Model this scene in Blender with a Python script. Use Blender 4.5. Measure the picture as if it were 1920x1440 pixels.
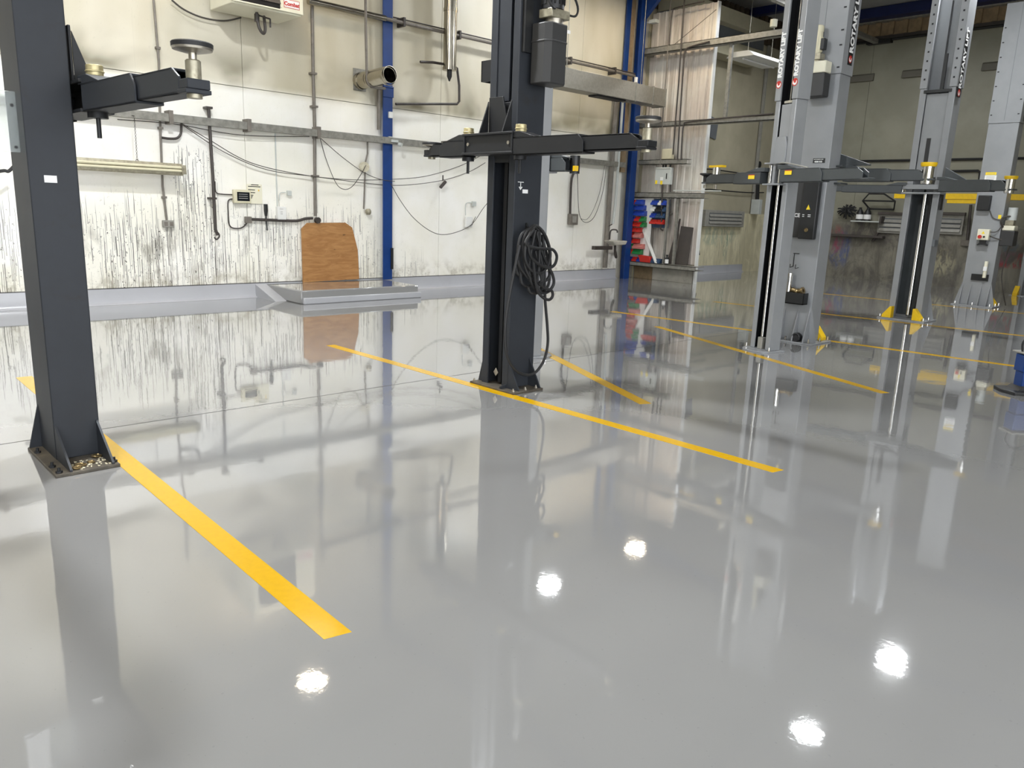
import bpy, bmesh, math, random
from mathutils import Vector, Matrix
random.seed(4)
S = bpy.context.scene
for o in list(bpy.data.objects): bpy.data.objects.remove(o)
COL = S.collection
PI = math.pi

# ---------------------------------------------------------------- camera, world, exposure
cam = bpy.data.objects.new('camera', bpy.data.cameras.new('camera')); COL.objects.link(cam)
cam.data.sensor_width = 36.0; cam.data.lens = 27.15; cam.data.clip_end = 200
cx_ = Vector((0.72825145, -0.68432878, 0.03665994)); cd_ = Vector((-0.12551161, -0.18577432, -0.97454335)); cf_ = Vector((0.67371853, 0.70511136, -0.22118163))
cam.matrix_world = Matrix(((cx_.x, -cd_.x, -cf_.x, 0), (cx_.y, -cd_.y, -cf_.y, 0), (cx_.z, -cd_.z, -cf_.z, 1.5), (0, 0, 0, 1)))
S.camera = cam
w = bpy.data.worlds.new('daylight'); S.world = w; w.use_nodes = True
w.node_tree.nodes['Background'].inputs[0].default_value = (0.93, 0.96, 1.0, 1)
w.node_tree.nodes['Background'].inputs[1].default_value = 6.2
S.view_settings.view_transform = 'Standard'; S.view_settings.look = 'None'
S.view_settings.exposure = 0.0; S.view_settings.gamma = 1.0; S.view_settings.use_curve_mapping = False
# high-bay lamps, then unseen fill lamps added for brightness: x, y, warm?, emission of the lens
LAMPS = [(10.75, 9.92, 0, 210), (13.55, 9.88, 1, 110), (13.43, 4.11, 0, 640), (10.39, 4.18, 0, 140), (5.41, 10.04, 1, 80), (2.62, 10.1, 0, 100),
         (2.9, 6.2, 0, 960), (0.2, 5.2, 1, 240), (-1.6, 4.1, 0, 420), (-1.6, 10.0, 0, 90), (6.4, 3.6, 0, 90),  # unseen lamps added to brighten the room, from this row down
         (-1.6, -1.8, 0, 25), (1.4, -1.8, 0, 25), (4.4, -1.8, 0, 80), (7.4, -1.8, 0, 25), (10.4, -1.8, 0, 25), (17.0, 8.4, 0, 260)]  # last one is added light for the bay beyond the cladding

# ---------------------------------------------------------------- helpers
class M:
    """collects shapes; build() links them as ONE mesh object"""
    def __init__(s): s.bm = bmesh.new(); s.T = Matrix.Identity(4)
    def v(s, p): return s.bm.verts.new(s.T @ Vector(p))
    def face(s, vs):
        try: return s.bm.faces.new(vs)
        except ValueError: return None
    def hexa(s, ps):
        q = [s.v(p) for p in ps]
        for f in ((3,2,1,0),(4,5,6,7),(0,1,5,4),(1,2,6,5),(2,3,7,6),(3,0,4,7)): s.face([q[i] for i in f])
        return s
    def box(s, x0, x1, y0, y1, z0, z1):
        x0,x1=sorted((x0,x1)); y0,y1=sorted((y0,y1)); z0,z1=sorted((z0,z1))
        return s.hexa([(x0,y0,z0),(x1,y0,z0),(x1,y1,z0),(x0,y1,z0),(x0,y0,z1),(x1,y0,z1),(x1,y1,z1),(x0,y1,z1)])
    def prism(s, pts, ax, a, b):
        """pts 2-D polygon in the two other axes (in x,y,z order), pushed along axis ax from a to b"""
        def P(p, t): q = list(p); q.insert(ax, t); return q
        A = [s.v(P(p, a)) for p in pts]; B = [s.v(P(p, b)) for p in pts]; n = len(pts)
        s.face(A[::-1]); s.face(B)
        for i in range(n): s.face([A[i], A[(i+1)%n], B[(i+1)%n], B[i]])
        return s
    def cyl(s, p, q, r, n=14, r2=None):
        p = Vector(p); q = Vector(q); r2 = r if r2 is None else r2
        d = (q-p).normalized(); a = d.orthogonal().normalized(); b = d.cross(a)
        A = [s.v(p+(a*math.cos(2*PI*i/n)+b*math.sin(2*PI*i/n))*r) for i in range(n)]
        B = [s.v(q+(a*math.cos(2*PI*i/n)+b*math.sin(2*PI*i/n))*r2) for i in range(n)]
        s.face(A[::-1]); s.face(B)
        for i in range(n): s.face([A[i], A[(i+1)%n], B[(i+1)%n], B[i]])
        return s
    def pipe(s, p, q, r, t=.006, n=20):
        """hollow open cylinder"""
        p = Vector(p); q = Vector(q); d = (q-p).normalized(); a = d.orthogonal().normalized(); b = d.cross(a)
        R = [[s.v(c+(a*math.cos(2*PI*i/n)+b*math.sin(2*PI*i/n))*k) for i in range(n)] for c, k in ((p,r),(q,r),(q,r-t),(p,r-t))]
        for j in range(4):
            for i in range(n): s.face([R[j][i], R[j][(i+1)%n], R[(j+1)%4][(i+1)%n], R[(j+1)%4][i]])
        return s
    def tube(s, pts, r, n=7, smooth=0, closed=False):
        pts = [Vector(p) for p in pts]
        if smooth: pts = spline(pts, smooth, closed)
        rings = []; up = None; m = len(pts)
        for i, p in enumerate(pts):
            a = pts[i-1] if (i or closed) else p; c = pts[(i+1) % m] if (i < m-1 or closed) else p
            d = (c-a).normalized()
            if up is None: up = d.orthogonal().normalized()
            up = (up - d*up.dot(d)).normalized(); bb = d.cross(up)
            rings.append([s.v(p+(up*math.cos(2*PI*k/n)+bb*math.sin(2*PI*k/n))*r) for k in range(n)])
        for i in range(m if closed else m-1):
            A, B = rings[i], rings[(i+1) % m]
            for k in range(n): s.face([A[k], A[(k+1)%n], B[(k+1)%n], B[k]])
        if not closed: s.face(rings[0][::-1]); s.face(rings[-1])
        return s
    def lathe(s, prof, c, n=24):
        """prof [(r,z)] about a vertical axis through c"""
        R = []
        for r, z in prof:
            R.append([s.v((c[0]+r*math.cos(2*PI*i/n), c[1]+r*math.sin(2*PI*i/n), c[2]+z)) for i in range(n)] if r > 1e-5 else [s.v((c[0], c[1], c[2]+z))])
        for A, B in zip(R, R[1:]):
            for i in range(n):
                a0, a1 = A[i % len(A)], A[(i+1) % len(A)]; b0, b1 = B[i % len(B)], B[(i+1) % len(B)]
                q = []
                for x in (a0, a1, b1, b0):
                    if x not in q: q.append(x)
                if len(q) > 2: s.face(q)
        return s
    def torus(s, c, ax, R, r, n=16, k=7):
        ax = Vector(ax).normalized(); a = ax.orthogonal().normalized(); b = ax.cross(a); c = Vector(c)
        return s.tube([c+(a*math.cos(2*PI*i/n)+b*math.sin(2*PI*i/n))*R for i in range(n)], r, k, closed=True)
    def build(s, name, mat, parent=None, bevel=0, smooth=True, origin=True, seg=2):
        bm = s.bm
        bmesh.ops.recalc_face_normals(bm, faces=bm.faces)
        off = Vector((0,0,0))
        if parent is None and origin and bm.verts:
            lo = [min(v.co[i] for v in bm.verts) for i in range(3)]; hi = [max(v.co[i] for v in bm.verts) for i in range(3)]
            off = Vector(((lo[0]+hi[0])/2, (lo[1]+hi[1])/2, lo[2]))
            for v in bm.verts: v.co -= off
        me = bpy.data.meshes.new(name); bm.to_mesh(me); bm.free()
        for i, mm in enumerate(mat if isinstance(mat, (list, tuple)) else [mat]): me.materials.append(mm)
        o = bpy.data.objects.new(name, me); COL.objects.link(o); o.location = off
        if parent is not None: o.parent = parent
        if smooth:
            me.polygons.foreach_set('use_smooth', [True]*len(me.polygons))
            try: me.set_sharp_from_angle(angle=math.radians(35))
            except Exception: pass
        if bevel:
            b = o.modifiers.new('bevel', 'BEVEL'); b.width = bevel; b.segments = seg; b.limit_method = 'ANGLE'; b.angle_limit = math.radians(50)
            b.harden_normals = False
        return o

def spline(pts, k, closed=False):
    out = []; m = len(pts)
    for i in range(m if closed else m-1):
        if closed: p0, p1, p2, p3 = pts[i-1], pts[i], pts[(i+1)%m], pts[(i+2)%m]
        else: p0, p1, p2, p3 = pts[max(i-1,0)], pts[i], pts[i+1], pts[min(i+2,m-1)]
        for j in range(k):
            t = j/k
            out.append(.5*((2*p1)+(p2-p0)*t+(2*p0-5*p1+4*p2-p3)*t*t+(3*p1-p0-3*p2+p3)*t**3))
    if not closed: out.append(pts[-1])
    return out

def tag(o, label, cat, group=None, kind=None):
    o['label'] = label; o['category'] = cat
    if group: o['group'] = group
    if kind: o['kind'] = kind
    return o
def thing(name, label, cat, loc, rz=0, group=None):
    o = bpy.data.objects.new(name, None); COL.objects.link(o); o.empty_display_size = .1
    o.location = loc; o.rotation_euler = (0, 0, rz); return tag(o, label, cat, group)
def struct(o): o['kind'] = 'structure'; return o
def lab(o, t): o['label'] = t; return o
def text(body, size, loc, xa, ya, mat, parent, bold=0.0, ext=.0008, name='lettering', align='LEFT'):
    c = bpy.data.curves.new(name, 'FONT'); c.body = body; c.size = size; c.extrude = ext; c.offset = bold; c.align_x = align; c.resolution_u = 3
    c.materials.append(mat); q = bpy.data.objects.new(name, c); COL.objects.link(q)
    me = bpy.data.meshes.new_from_object(q.evaluated_get(bpy.context.evaluated_depsgraph_get())); bpy.data.objects.remove(q)
    me.name = name; o = bpy.data.objects.new(name, me); COL.objects.link(o); o.parent = parent
    xa = Vector(xa); ya = Vector(ya); n = xa.cross(ya)
    o.matrix_local = Matrix(((xa.x, ya.x, n.x, loc[0]), (xa.y, ya.y, n.y, loc[1]), (xa.z, ya.z, n.z, loc[2]), (0,0,0,1)))
    return o

# ---------------------------------------------------------------- materials
def lin(c):
    return tuple((x/255/12.92 if x/255 <= .04045 else ((x/255+.055)/1.055)**2.4) for x in c)
class NT:
    def __init__(s, name):
        s.m = bpy.data.materials.new(name); s.m.use_nodes = True; s.t = s.m.node_tree; s.b = s.t.nodes['Principled BSDF']
    def n(s, typ, **k):
        nd = s.t.nodes.new(typ)
        for a, b in k.items(): setattr(nd, a, b)
        return nd
    def l(s, a, b): s.t.links.new(a, b)
    def setin(s, sock, v):
        if hasattr(v, 'node'): s.l(v, sock)
        elif isinstance(v, (tuple, list)) and len(v) == 3 and sock.type == 'RGBA': sock.default_value = (*v, 1)
        else: sock.default_value = v
    def math(s, op, a, b=0.0, c=None):
        nd = s.n('ShaderNodeMath', operation=op); s.setin(nd.inputs[0], a); s.setin(nd.inputs[1], b)
        if c is not None: s.setin(nd.inputs[2], c)
        return nd.outputs[0]
    def coord(s): 
        return s.n('ShaderNodeTexCoord').outputs['Object']
    def xyz(s, v):
        nd = s.n('ShaderNodeSeparateXYZ'); s.l(v, nd.inputs[0]); return nd.outputs[0], nd.outputs[1], nd.outputs[2]
    def comb(s, x, y, z):
        nd = s.n('ShaderNodeCombineXYZ')
        for i, q in enumerate((x, y, z)): s.setin(nd.inputs[i], q)
        return nd.outputs[0]
    def scale(s, v, k):
        nd = s.n('ShaderNodeMapping'); s.l(v, nd.inputs[0]); nd.inputs['Scale'].default_value = k; return nd.outputs[0]
    def noise(s, v, sc=5., det=3., rough=.55, dist=0.):
        nd = s.n('ShaderNodeTexNoise'); s.l(v, nd.inputs['Vector']); nd.inputs['Scale'].default_value = sc
        nd.inputs['Detail'].default_value = det; nd.inputs['Roughness'].default_value = rough; nd.inputs['Distortion'].default_value = dist
        return nd.outputs['Fac']
    def step(s, x, a, b):
        nd = s.n('ShaderNodeMapRange', interpolation_type='SMOOTHSTEP'); s.setin(nd.inputs[0], x)
        nd.inputs[1].default_value = a; nd.inputs[2].default_value = b; nd.inputs[3].default_value = 0; nd.inputs[4].default_value = 1
        if a > b:
            nd.inputs[1].default_value = b; nd.inputs[2].default_value = a; nd.inputs[3].default_value = 1; nd.inputs[4].default_value = 0
        return nd.outputs[0]
    def white(s, v):
        nd = s.n('ShaderNodeTexWhiteNoise', noise_dimensions='3D'); s.l(v, nd.inputs['Vector']); return nd.outputs['Value']
    def mix(s, f, a, b):
        nd = s.n('ShaderNodeMix', data_type='RGBA'); s.setin(nd.inputs[0], f); s.setin(nd.inputs[6], a); s.setin(nd.inputs[7], b); return nd.outputs[2]
    def bump(s, h, strength=.2, dist=.01):
        nd = s.n('ShaderNodeBump'); nd.inputs['Strength'].default_value = strength; nd.inputs['Distance'].default_value = dist
        s.l(h, nd.inputs['Height']); s.l(nd.outputs[0], s.b.inputs['Normal'])
    def out(s, col, rough=.5, metal=0., spec=None):
        s.setin(s.b.inputs['Base Color'], col); s.setin(s.b.inputs['Roughness'], rough); s.setin(s.b.inputs['Metallic'], metal)
        return s.m
def simple(name, rgb, rough=.5, metal=0., var=.12, sc=9., bump=0., dirt=None, dirt_amt=.5, spec=.5):
    t = NT(name); t.b.inputs['Specular IOR Level'].default_value = spec; c = lin(rgb); v = t.coord()
    f = t.noise(v, sc, 4., .6)
    col = t.mix(t.step(f, .3, .7), tuple(x*(1-var) for x in c), tuple(min(1, x*(1+var*.6)) for x in c))
    if dirt:
        g = t.step(t.noise(v, sc*.6, 6., .7, .5), .55, .75); col = t.mix(t.math('MULTIPLY', g, dirt_amt), col, lin(dirt))
    r = t.math('ADD', rough-.05, t.math('MULTIPLY', f, .1))
    if bump: t.bump(t.noise(v, sc*12, 2.), bump, .004)
    return t.out(col, r, metal)
def emit(name, rgb, strength):
    m = bpy.data.materials.new(name); m.use_nodes = True; t = m.node_tree; t.nodes.remove(t.nodes['Principled BSDF'])
    e = t.nodes.new('ShaderNodeEmission'); e.inputs[0].default_value = (*rgb, 1); e.inputs[1].default_value = strength
    t.links.new(e.outputs[0], t.nodes['Material Output'].inputs[0]); return m

MT = {}
MT['lift_dark'] = simple('charcoal_paint', (47,50,55), .5, 0, .1, 4., 0, (44,40,34), .6, .28)
MT['lift_dark2'] = simple('black_paint', (31,32,34), .48, 0, .1, 6., 0, (60,57,50), .3, .35)
MT['slot'] = simple('dark_channel', (18,19,22), .6)
MT['lift_grey'] = simple('grey_lift_paint', (141,143,145), .24, 0, .05, 3.)
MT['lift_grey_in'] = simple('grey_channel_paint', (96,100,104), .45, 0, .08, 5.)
MT['arm_grey'] = simple('dark_grey_arm_paint', (66,70,72), .42, 0, .08, 6.)
MT['galv'] = simple('galvanised_steel', (140,138,130), .5, .35, .22, 14., .1, (96,92,84), .4)
MT['duct'] = simple('galvanised_duct', (150,146,136), .45, .4, .1, 22., .05)
MT['conduit'] = simple('grey_conduit', (120,114,106), .5, .2, .15, 10., 0, (70,62,52), .6)
MT['conduit_dark'] = simple('brown_black_conduit', (62,56,52), .5, 0, .2, 10.)
MT['black'] = simple('black_plastic', (30,31,32), .42)
MT['tank'] = simple('charcoal_plastic_tank', (52,52,52), .5, 0, .06)
MT['rubber'] = simple('black_rubber', (30,30,31), .6)
MT['cable'] = simple('dark_cable', (70,66,60), .6)
MT['chrome'] = simple('bright_steel', (215,214,210), .18, 1., .05)
MT['steel'] = simple('worn_steel', (176,170,158), .36, .85, .2, 14.)
MT['zinc'] = simple('dirty_zinc', (164,158,138), .42, .55, .25, 18., 0, (104,96,72), .6)
MT['flue'] = simple('stainless_flue', (168,162,148), .22, 1., .1, 6.)
MT['cream'] = simple('cream_enamel', (226,222,200), .35, 0, .03)
MT['ivory'] = simple('ivory_plastic', (206,200,172), .45, 0, .05)
MT['white'] = simple('white_plastic', (226,226,222), .4, 0, .03)
MT['box_grey'] = simple('grey_plastic_box', (150,148,140), .5, 0, .1)
MT['box_light'] = simple('light_grey_enclosure', (190,194,190), .42, 0, .04)
MT['blue'] = simple('blue_steel_paint', (10,54,118), .42, 0, .15, 3.)
MT['navy'] = simple('navy_beam_paint', (16,28,74), .5, 0, .1)
MT['yellow'] = simple('yellow_paint', (232,190,20), .42, 0, .06, 20.)
MT['line'] = simple('yellow_line_paint', (202,158,0), .13, 0, .04, 30., .05)
MT['sticker'] = simple('yellow_sticker', (244,214,40), .45, 0, .02)
MT['paper'] = simple('white_label', (232,232,230), .55, 0, .02)
MT['red'] = simple('red_plastic', (190,44,34), .38, 0, .1)
MT['pink'] = simple('faded_red_box', (196,120,112), .5, 0, .1)
MT['green'] = simple('green_plastic', (30,122,60), .38, 0, .1)
MT['bin_blue'] = simple('blue_plastic', (34,64,160), .38, 0, .1)
MT['bin_navy'] = simple('slate_blue_plastic', (46,72,104), .42, 0, .1)
MT['brown'] = simple('brown_board', (140,120,92), .8, 0, .2)
MT['sheet_dark'] = simple('dark_brown_sheet', (72,66,62), .55, 0, .12, 5.)
MT['screen'] = simple('dark_display', (20,24,30), .15)
MT['slatblack'] = simple('heater_inside', (30,24,20), .5)
MT['joint'] = simple('joint_filler', (74,70,68), .7)
MT['beige_d'] = simple('beige_panel', (172,166,142), .55, 0, .05)
MT['concrete'] = simple('dirty_concrete_panel', (176,172,160), .7, 0, .14, 4., .15, (110,102,88), .6)
MT['roofbrown'] = simple('dark_brown_soffit', (74,62,48), .75, 0, .25, 3.)
MT['ceil'] = simple('roof_lining', (150,150,148), .7, 0, .06, 1.)
MT['rust'] = simple('greasy_base_plate', (84,78,68), .55, .2, .3, 16., .1, (150,140,110), .35)
MT['flake'] = simple('pale_paint_flakes', (222,214,186), .6)
MT['hood'] = simple('dull_beige_shade', (104,101,90), .6, 0, .05)  # shade colour for the shadow patches on the far wall
MT['brass'] = simple('dull_brass', (190,178,136), .42, .5, .15, 20., 0, (120,104,70), .5)
MT['bronze'] = simple('bronze_machined', (150,130,92), .35, .8)
g = NT('clear_acrylic'); g.b.inputs['Transmission Weight'].default_value = .85; g.out((.9,.96,.97), .08); g.b.inputs['IOR'].default_value = 1.2; MT['glass'] = g.m

def wall_white():
    """white painted sheeting with oil drips, specks, sooty dirt and painted dent shade above the seam; object space = room space"""
    t = NT('white_dirty_wall_paint'); v = t.coord(); x, y, z = t.xyz(v)
    big = t.noise(v, .9, 4., .6); col = t.mix(t.step(big, .3, .75), lin((238,235,222)), lin((246,244,238)))
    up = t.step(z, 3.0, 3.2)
    col = t.mix(up, col, t.mix(t.step(t.noise(t.scale(v,(1.,1.,.45)), .8, 3.), .35,.7), lin((192,184,159)), lin((214,208,190))))
    # sooty dirt and painted dent shade above the horizontal seam, in smeared patches
    sooty_shade = t.math('MULTIPLY', t.math('MULTIPLY', t.step(z, 3.9, 3.12), up), t.step(t.noise(t.scale(v,(.75,1,.9)), 1.1, 3., .5, .3), .42, .64))
    col = t.mix(t.math('MULTIPLY', sooty_shade, .92), col, lin((120,114,92)))
    # density of oil splashes
    patch = t.step(t.noise(t.scale(v,(.8,1,.5)), 1.15, 4., .6), .44, .66)
    left = t.step(x, 8.6, 6.6)
    low = t.step(z, 1.75, .55)
    dens = t.math('MULTIPLY', t.math('MULTIPLY', low, left), t.math('ADD', .10, t.math('MULTIPLY', patch, .62)))
    def bumpx(c, w_, za, zb):      # a named splash area: centre, half width, height where it starts / is full
        d = t.math('ABSOLUTE', t.math('SUBTRACT', x, c))
        return t.math('MULTIPLY', t.step(d, w_, w_*.4), t.step(z, za, zb))
    for c, w_, za, zb, k in ((4.58,.42,2.25,2.0,.62), (3.75,.85,1.35,.9,.62), (2.2,.9,1.7,.6,.5), (6.9,.8,1.5,1.1,.34), (5.6,.35,1.05,.8,.34), (8.2,.6,.9,.3,.3), (13.6,.5,.6,.25,.25)):
        dens = t.math('MAXIMUM', dens, t.math('MULTIPLY', bumpx(c, w_, za, zb), k))
    # drip lines: cells across x, each with its own start and end
    tot = None
    for k, wd, sd in ((19., .10, 1.), (43., .15, 2.), (83., .22, 3.)):
        xx = t.math('ADD', x, t.math('MULTIPLY', t.math('SUBTRACT', t.noise(t.comb(t.math('MULTIPLY', x, 3.), sd, t.math('MULTIPLY', z, 2.2)), 1., 2.), .5), .035))
        u = t.math('MULTIPLY', xx, k); fl = t.math('FLOOR', u); fr = t.math('SUBTRACT', u, fl)
        seg = t.math('FLOOR', t.math('ADD', t.math('MULTIPLY', z, 1.15), t.math('MULTIPLY', t.white(t.comb(fl, sd, 9.)), 5.)))
        r1 = t.white(t.comb(fl, seg, sd)); r2 = t.white(t.comb(fl, seg, sd+7.))
        zz = t.math('FRACT', t.math('ADD', t.math('MULTIPLY', z, 1.15), t.math('MULTIPLY', t.white(t.comb(fl, sd, 9.)), 5.)))
        lenok = t.math('GREATER_THAN', zz, t.math('MULTIPLY', r2, .7))
        on = t.step(t.math('SUBTRACT', t.math('MULTIPLY', dens, .8), r1), -.02, .08)
        wm = t.step(t.math('ABSOLUTE', t.math('SUBTRACT', fr, .5)), wd*1.3, wd*.5)
        d = t.math('MULTIPLY', t.math('MULTIPLY', on, wm), t.math('MULTIPLY', lenok, t.math('ADD', .55, t.math('MULTIPLY', t.white(t.comb(fl, seg, sd+3.)), .5))))
        tot = d if tot is None else t.math('MAXIMUM', tot, d)
    # specks and flicks
    sp = t.noise(t.scale(v,(1.,1.,.7)), 34., 3., .7)
    sp = t.math('MULTIPLY', t.step(sp, .63, .67), t.math('ADD', .06, t.math('MULTIPLY', dens, 1.9)))
    sp2 = t.noise(v, 11., 5., .75); sp2 = t.math('MULTIPLY', t.step(sp2, .62, .74), dens)
    smear = t.math('MULTIPLY', t.step(t.noise(t.scale(v,(2.2,1,.9)), 1.6, 6., .7, .4), .50, .68), t.math('MULTIPLY', dens, t.step(z, 1.35, .9)))
    col = t.mix(t.math('MULTIPLY', smear, .9), col, lin((112,106,88)))
    dirt = t.math('MAXIMUM', tot, t.math('MAXIMUM', t.math('MULTIPLY', sp, .9), t.math('MULTIPLY', sp2, .6)))
    col = t.mix(t.math('MINIMUM', t.math('MULTIPLY', dirt, 1.0), .95), col, lin((40,36,31)))
    # grime along the foot of the wall
    ft = t.math('MULTIPLY', t.step(z, .62, .2), t.math('ADD', .12, t.math('MULTIPLY', t.step(t.noise(v, 5., 5., .7), .42, .68), .75)))
    col = t.mix(t.math('MULTIPLY', ft, .7), col, lin((128,118,88)))
    col = t.mix(t.step(z, .232, .216), col, lin((30,28,26)))
    t.bump(t.noise(v, 2.2, 2.), .35, .03)
    return t.out(col, .42)
def wall_beige(axis, marks):
    """beige upper wall, stained lower wall below 1.6 m; a few splashes of old spray paint"""
    t = NT('beige_wall_%d' % axis); v = t.coord(); x, y, z = t.xyz(v); h = (x, y)[axis]
    f = t.noise(v, 1.2, 5., .6)
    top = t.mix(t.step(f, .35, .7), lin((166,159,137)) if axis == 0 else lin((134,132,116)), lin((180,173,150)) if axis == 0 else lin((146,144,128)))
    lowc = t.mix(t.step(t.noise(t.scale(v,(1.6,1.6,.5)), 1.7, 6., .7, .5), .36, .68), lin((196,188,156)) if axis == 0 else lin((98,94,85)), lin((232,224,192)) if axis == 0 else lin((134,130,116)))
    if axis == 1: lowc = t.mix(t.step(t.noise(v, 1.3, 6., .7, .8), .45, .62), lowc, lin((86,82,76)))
    col = t.mix(t.step(z, 1.64, 1.60) if axis == 0 else t.step(z, 1.75, 1.25), top, lowc)
    drip = t.step(t.noise(t.scale(v,(9.,9.,.5)), 2.2, 4., .7), .57, .72)
    col = t.mix(t.math('MULTIPLY', t.math('MULTIPLY', drip, t.step(z, 1.7, .8)), .5), col, lin((66,60,50)))
    for hc, zc, rh, rz, c, a in marks:
        dh = t.math('DIVIDE', t.math('SUBTRACT', h, hc), rh); dz = t.math('DIVIDE', t.math('SUBTRACT', z, zc), rz)
        d = t.math('ADD', t.math('MULTIPLY', dh, dh), t.math('MULTIPLY', dz, dz))
        m = t.math('MULTIPLY', t.step(d, 1., .25), t.step(t.noise(t.scale(v,(3.,3.,1.2)), 2.6, 5., .7, .6), .42, .58))
        col = t.mix(t.math('MULTIPLY', m, a), col, lin(c))
    return t.out(col, .5)
def corrugated():
    t = NT('white_cladding_dirty'); v = t.coord(); x, y, z = t.xyz(v)
    s1 = t.noise(t.scale(v,(9.,9.,.35)), 2., 5., .7); f = t.noise(v, 1.3, 4.)
    col = t.mix(t.step(f, .35, .7), lin((206,196,186)), lin((218,214,204)))
    col = t.mix(t.math('MULTIPLY', t.step(s1, .48, .72), .6), col, lin((128,116,104)))
    return t.out(col, .5)
def plywood():
    t = NT('brown_plywood'); v = t.coord()
    g1 = t.noise(t.scale(v,(1.2,1.,7.)), 2.2, 6., .65, 1.2); g2 = t.noise(t.scale(v,(.8,1.,2.)), 1.6, 3.)
    col = t.mix(t.step(g1, .32, .7), lin((150,104,58)), lin((178,132,80)))
    col = t.mix(t.math('MULTIPLY', t.step(g2, .45, .75), .4), col, lin((150,98,46)))
    k = t.step(t.noise(t.scale(v,(4.,1.,11.)), 1.5, 4., .6), .66, .74)
    col = t.mix(t.math('MULTIPLY', k, .75), col, lin((58,38,22)))
    return t.out(col, .55)
def epoxy():
    t = NT('grey_epoxy_floor'); v = t.coord()
    f = t.noise(v, .5, 3.)
    col = t.mix(t.step(f, .3, .7), lin((135,135,134)), lin((141,141,140)))
    sp = t.step(t.noise(v, 60., 1.), .735, .76)
    col = t.mix(t.math('MULTIPLY', sp, .25), col, lin((110,110,112)))
    h1 = t.noise(v, 2.3, 2., .5); h2 = t.noise(t.scale(v,(1.,.8,1.)), 7., 3., .55); h3 = t.noise(v, 45., 2.)
    h = t.math('ADD', t.math('MULTIPLY', h1, .22), t.math('ADD', t.math('MULTIPLY', h2, .16), t.math('MULTIPLY', h3, .035)))
    t.bump(h, .10, .02); nb = [q for q in t.t.nodes if q.type == 'BUMP'][0]; t.l(nb.outputs[0], t.b.inputs['Coat Normal'])
    t.b.inputs['IOR'].default_value = 1.6
    t.b.inputs['Coat Weight'].default_value = .8; t.b.inputs['Coat Roughness'].default_value = .015
    return t.out(col, .035)
def stripes(name, c1, c2, rough=.6):
    return simple(name, c1, rough, 0, .2, 3., 0, c2, .5)
MT['kerb'] = simple('grey_coated_kerb', (172,173,177), .22, 0, .03, 2., .03, (150,150,152), .3)
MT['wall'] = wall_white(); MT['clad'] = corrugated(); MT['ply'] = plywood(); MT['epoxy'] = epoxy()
MT['wallC'] = wall_beige(0, [(18.5,1.0,1.1,.35,(96,136,118),.45), (18.9,.75,.16,.5,(70,120,100),.5)])
MT['wallD'] = wall_beige(1, [(9.4,.75,.35,.6,(70,84,130),.7), (9.55,1.0,.25,.45,(150,70,70),.7), (9.0,1.35,.5,.3,(84,80,78),.8), (5.3,.75,.7,.22,(150,40,50),.8), (5.6,1.0,.5,.4,(74,92,104),.7), (7.2,1.05,.25,.18,(170,140,60),.6), (6.9,.6,.5,.4,(178,172,140),.6)])

# ---------------------------------------------------------------- setting: floor, walls, roof
fl = struct(M().box(-9,21.3,-14,11.75,-.25,-.003).build('floor', MT['joint'], origin=False))
for a, b in ((-14, 5.325), (5.339, 11.6)):
    lab(M().box(-9, 21.2, a, b, -.014, 0).build('floor_slab', MT['epoxy'], fl), 'glossy grey coated floor bay')
wb = struct(M().box(-9,21.3,11.625,11.75,0,6.7).build('wall_back', MT['concrete'], origin=False))
xs = [-9,-5.75,-2.05,1.65,5.35,9.05,12.75,14.3]
for a, b in zip(xs, xs[1:]):
    for z0, z1 in ((.0,3.1),(3.108,6.7)):
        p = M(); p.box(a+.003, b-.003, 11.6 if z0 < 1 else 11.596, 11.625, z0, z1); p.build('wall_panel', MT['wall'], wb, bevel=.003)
for a, b in ((14.95,17.6),(17.606,20.15),(20.156,21.2)):
    M().box(a, b, 11.6, 11.625, 1.62, 6.0).build('upper_panel', MT['wallC'], wb)
    M().box(a, b, 11.575, 11.625, 0, 1.61).build('lower_panel', MT['wallC'], wb)
m = M()
for i in range(26): m.box(14.95+i*.24, 14.95+i*.24+.15, 11.55, 11.625, 6.0, 6.7)
m.build('soffit_sheet', MT['roofbrown'], wb)
wr = struct(M().box(21.2,21.35,-4.5,11.75,0,6.7).build('wall_right', MT['concrete'], origin=False))
ys = [11.6,10.6,9.2,7.65,6.1,4.5,2.5,.5,-2,-4.5]
for a, b in zip(ys, ys[1:]):
    M().box(21.17, 21.2, b+.004, a-.004, 1.5, 6.05).build('upper_panel', MT['wallD'], wr)
    M().box(21.15, 21.2, b+.002, a-.002, 0, 1.495).build('lower_panel', MT['wallD'], wr)
m = M().box(21.16,21.2,-4.5,11.6,6.05,6.12); m.build('trim_strip', MT['sheet_dark'], wr)
m = M()
y = 11.5
while y > -2: m.box(21.08, 21.2, y-.12, y, 6.12, 6.42); y -= .33
m.box(21.15,21.2,-4.5,11.6,6.12,6.42); m.build('eaves_cladding', MT['brown'], wr)
M().box(20.95,21.2,-4.5,11.6,6.42,6.52).build('eaves_gutter_beam', MT['galv'], wr, bevel=.01)
struct(M().box(-9.1,-9,-4.5,11.75,0,6.7).build('wall_left', MT['beige_d'], origin=False))
wf = struct(M().box(-9.1,21.3,-4.65,-4.5,5.4,6.7).build('wall_front', MT['beige_d'], origin=False))
for a, b in ((-9.1,-8.2),(-3.1,-2.3),(2.8,3.6),(6.4,21.3)):  # unseen wall, its openings placed to steer the daylight
    M().box(a, b, -4.65, -4.5, 0, 5.4).build('wall_pier', MT['beige_d'], wf)
ce = struct(M().box(-9.1,21.3,-4.65,11.75,6.7,6.8).build('ceiling', MT['ceil'], origin=False))
m = M()
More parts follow.
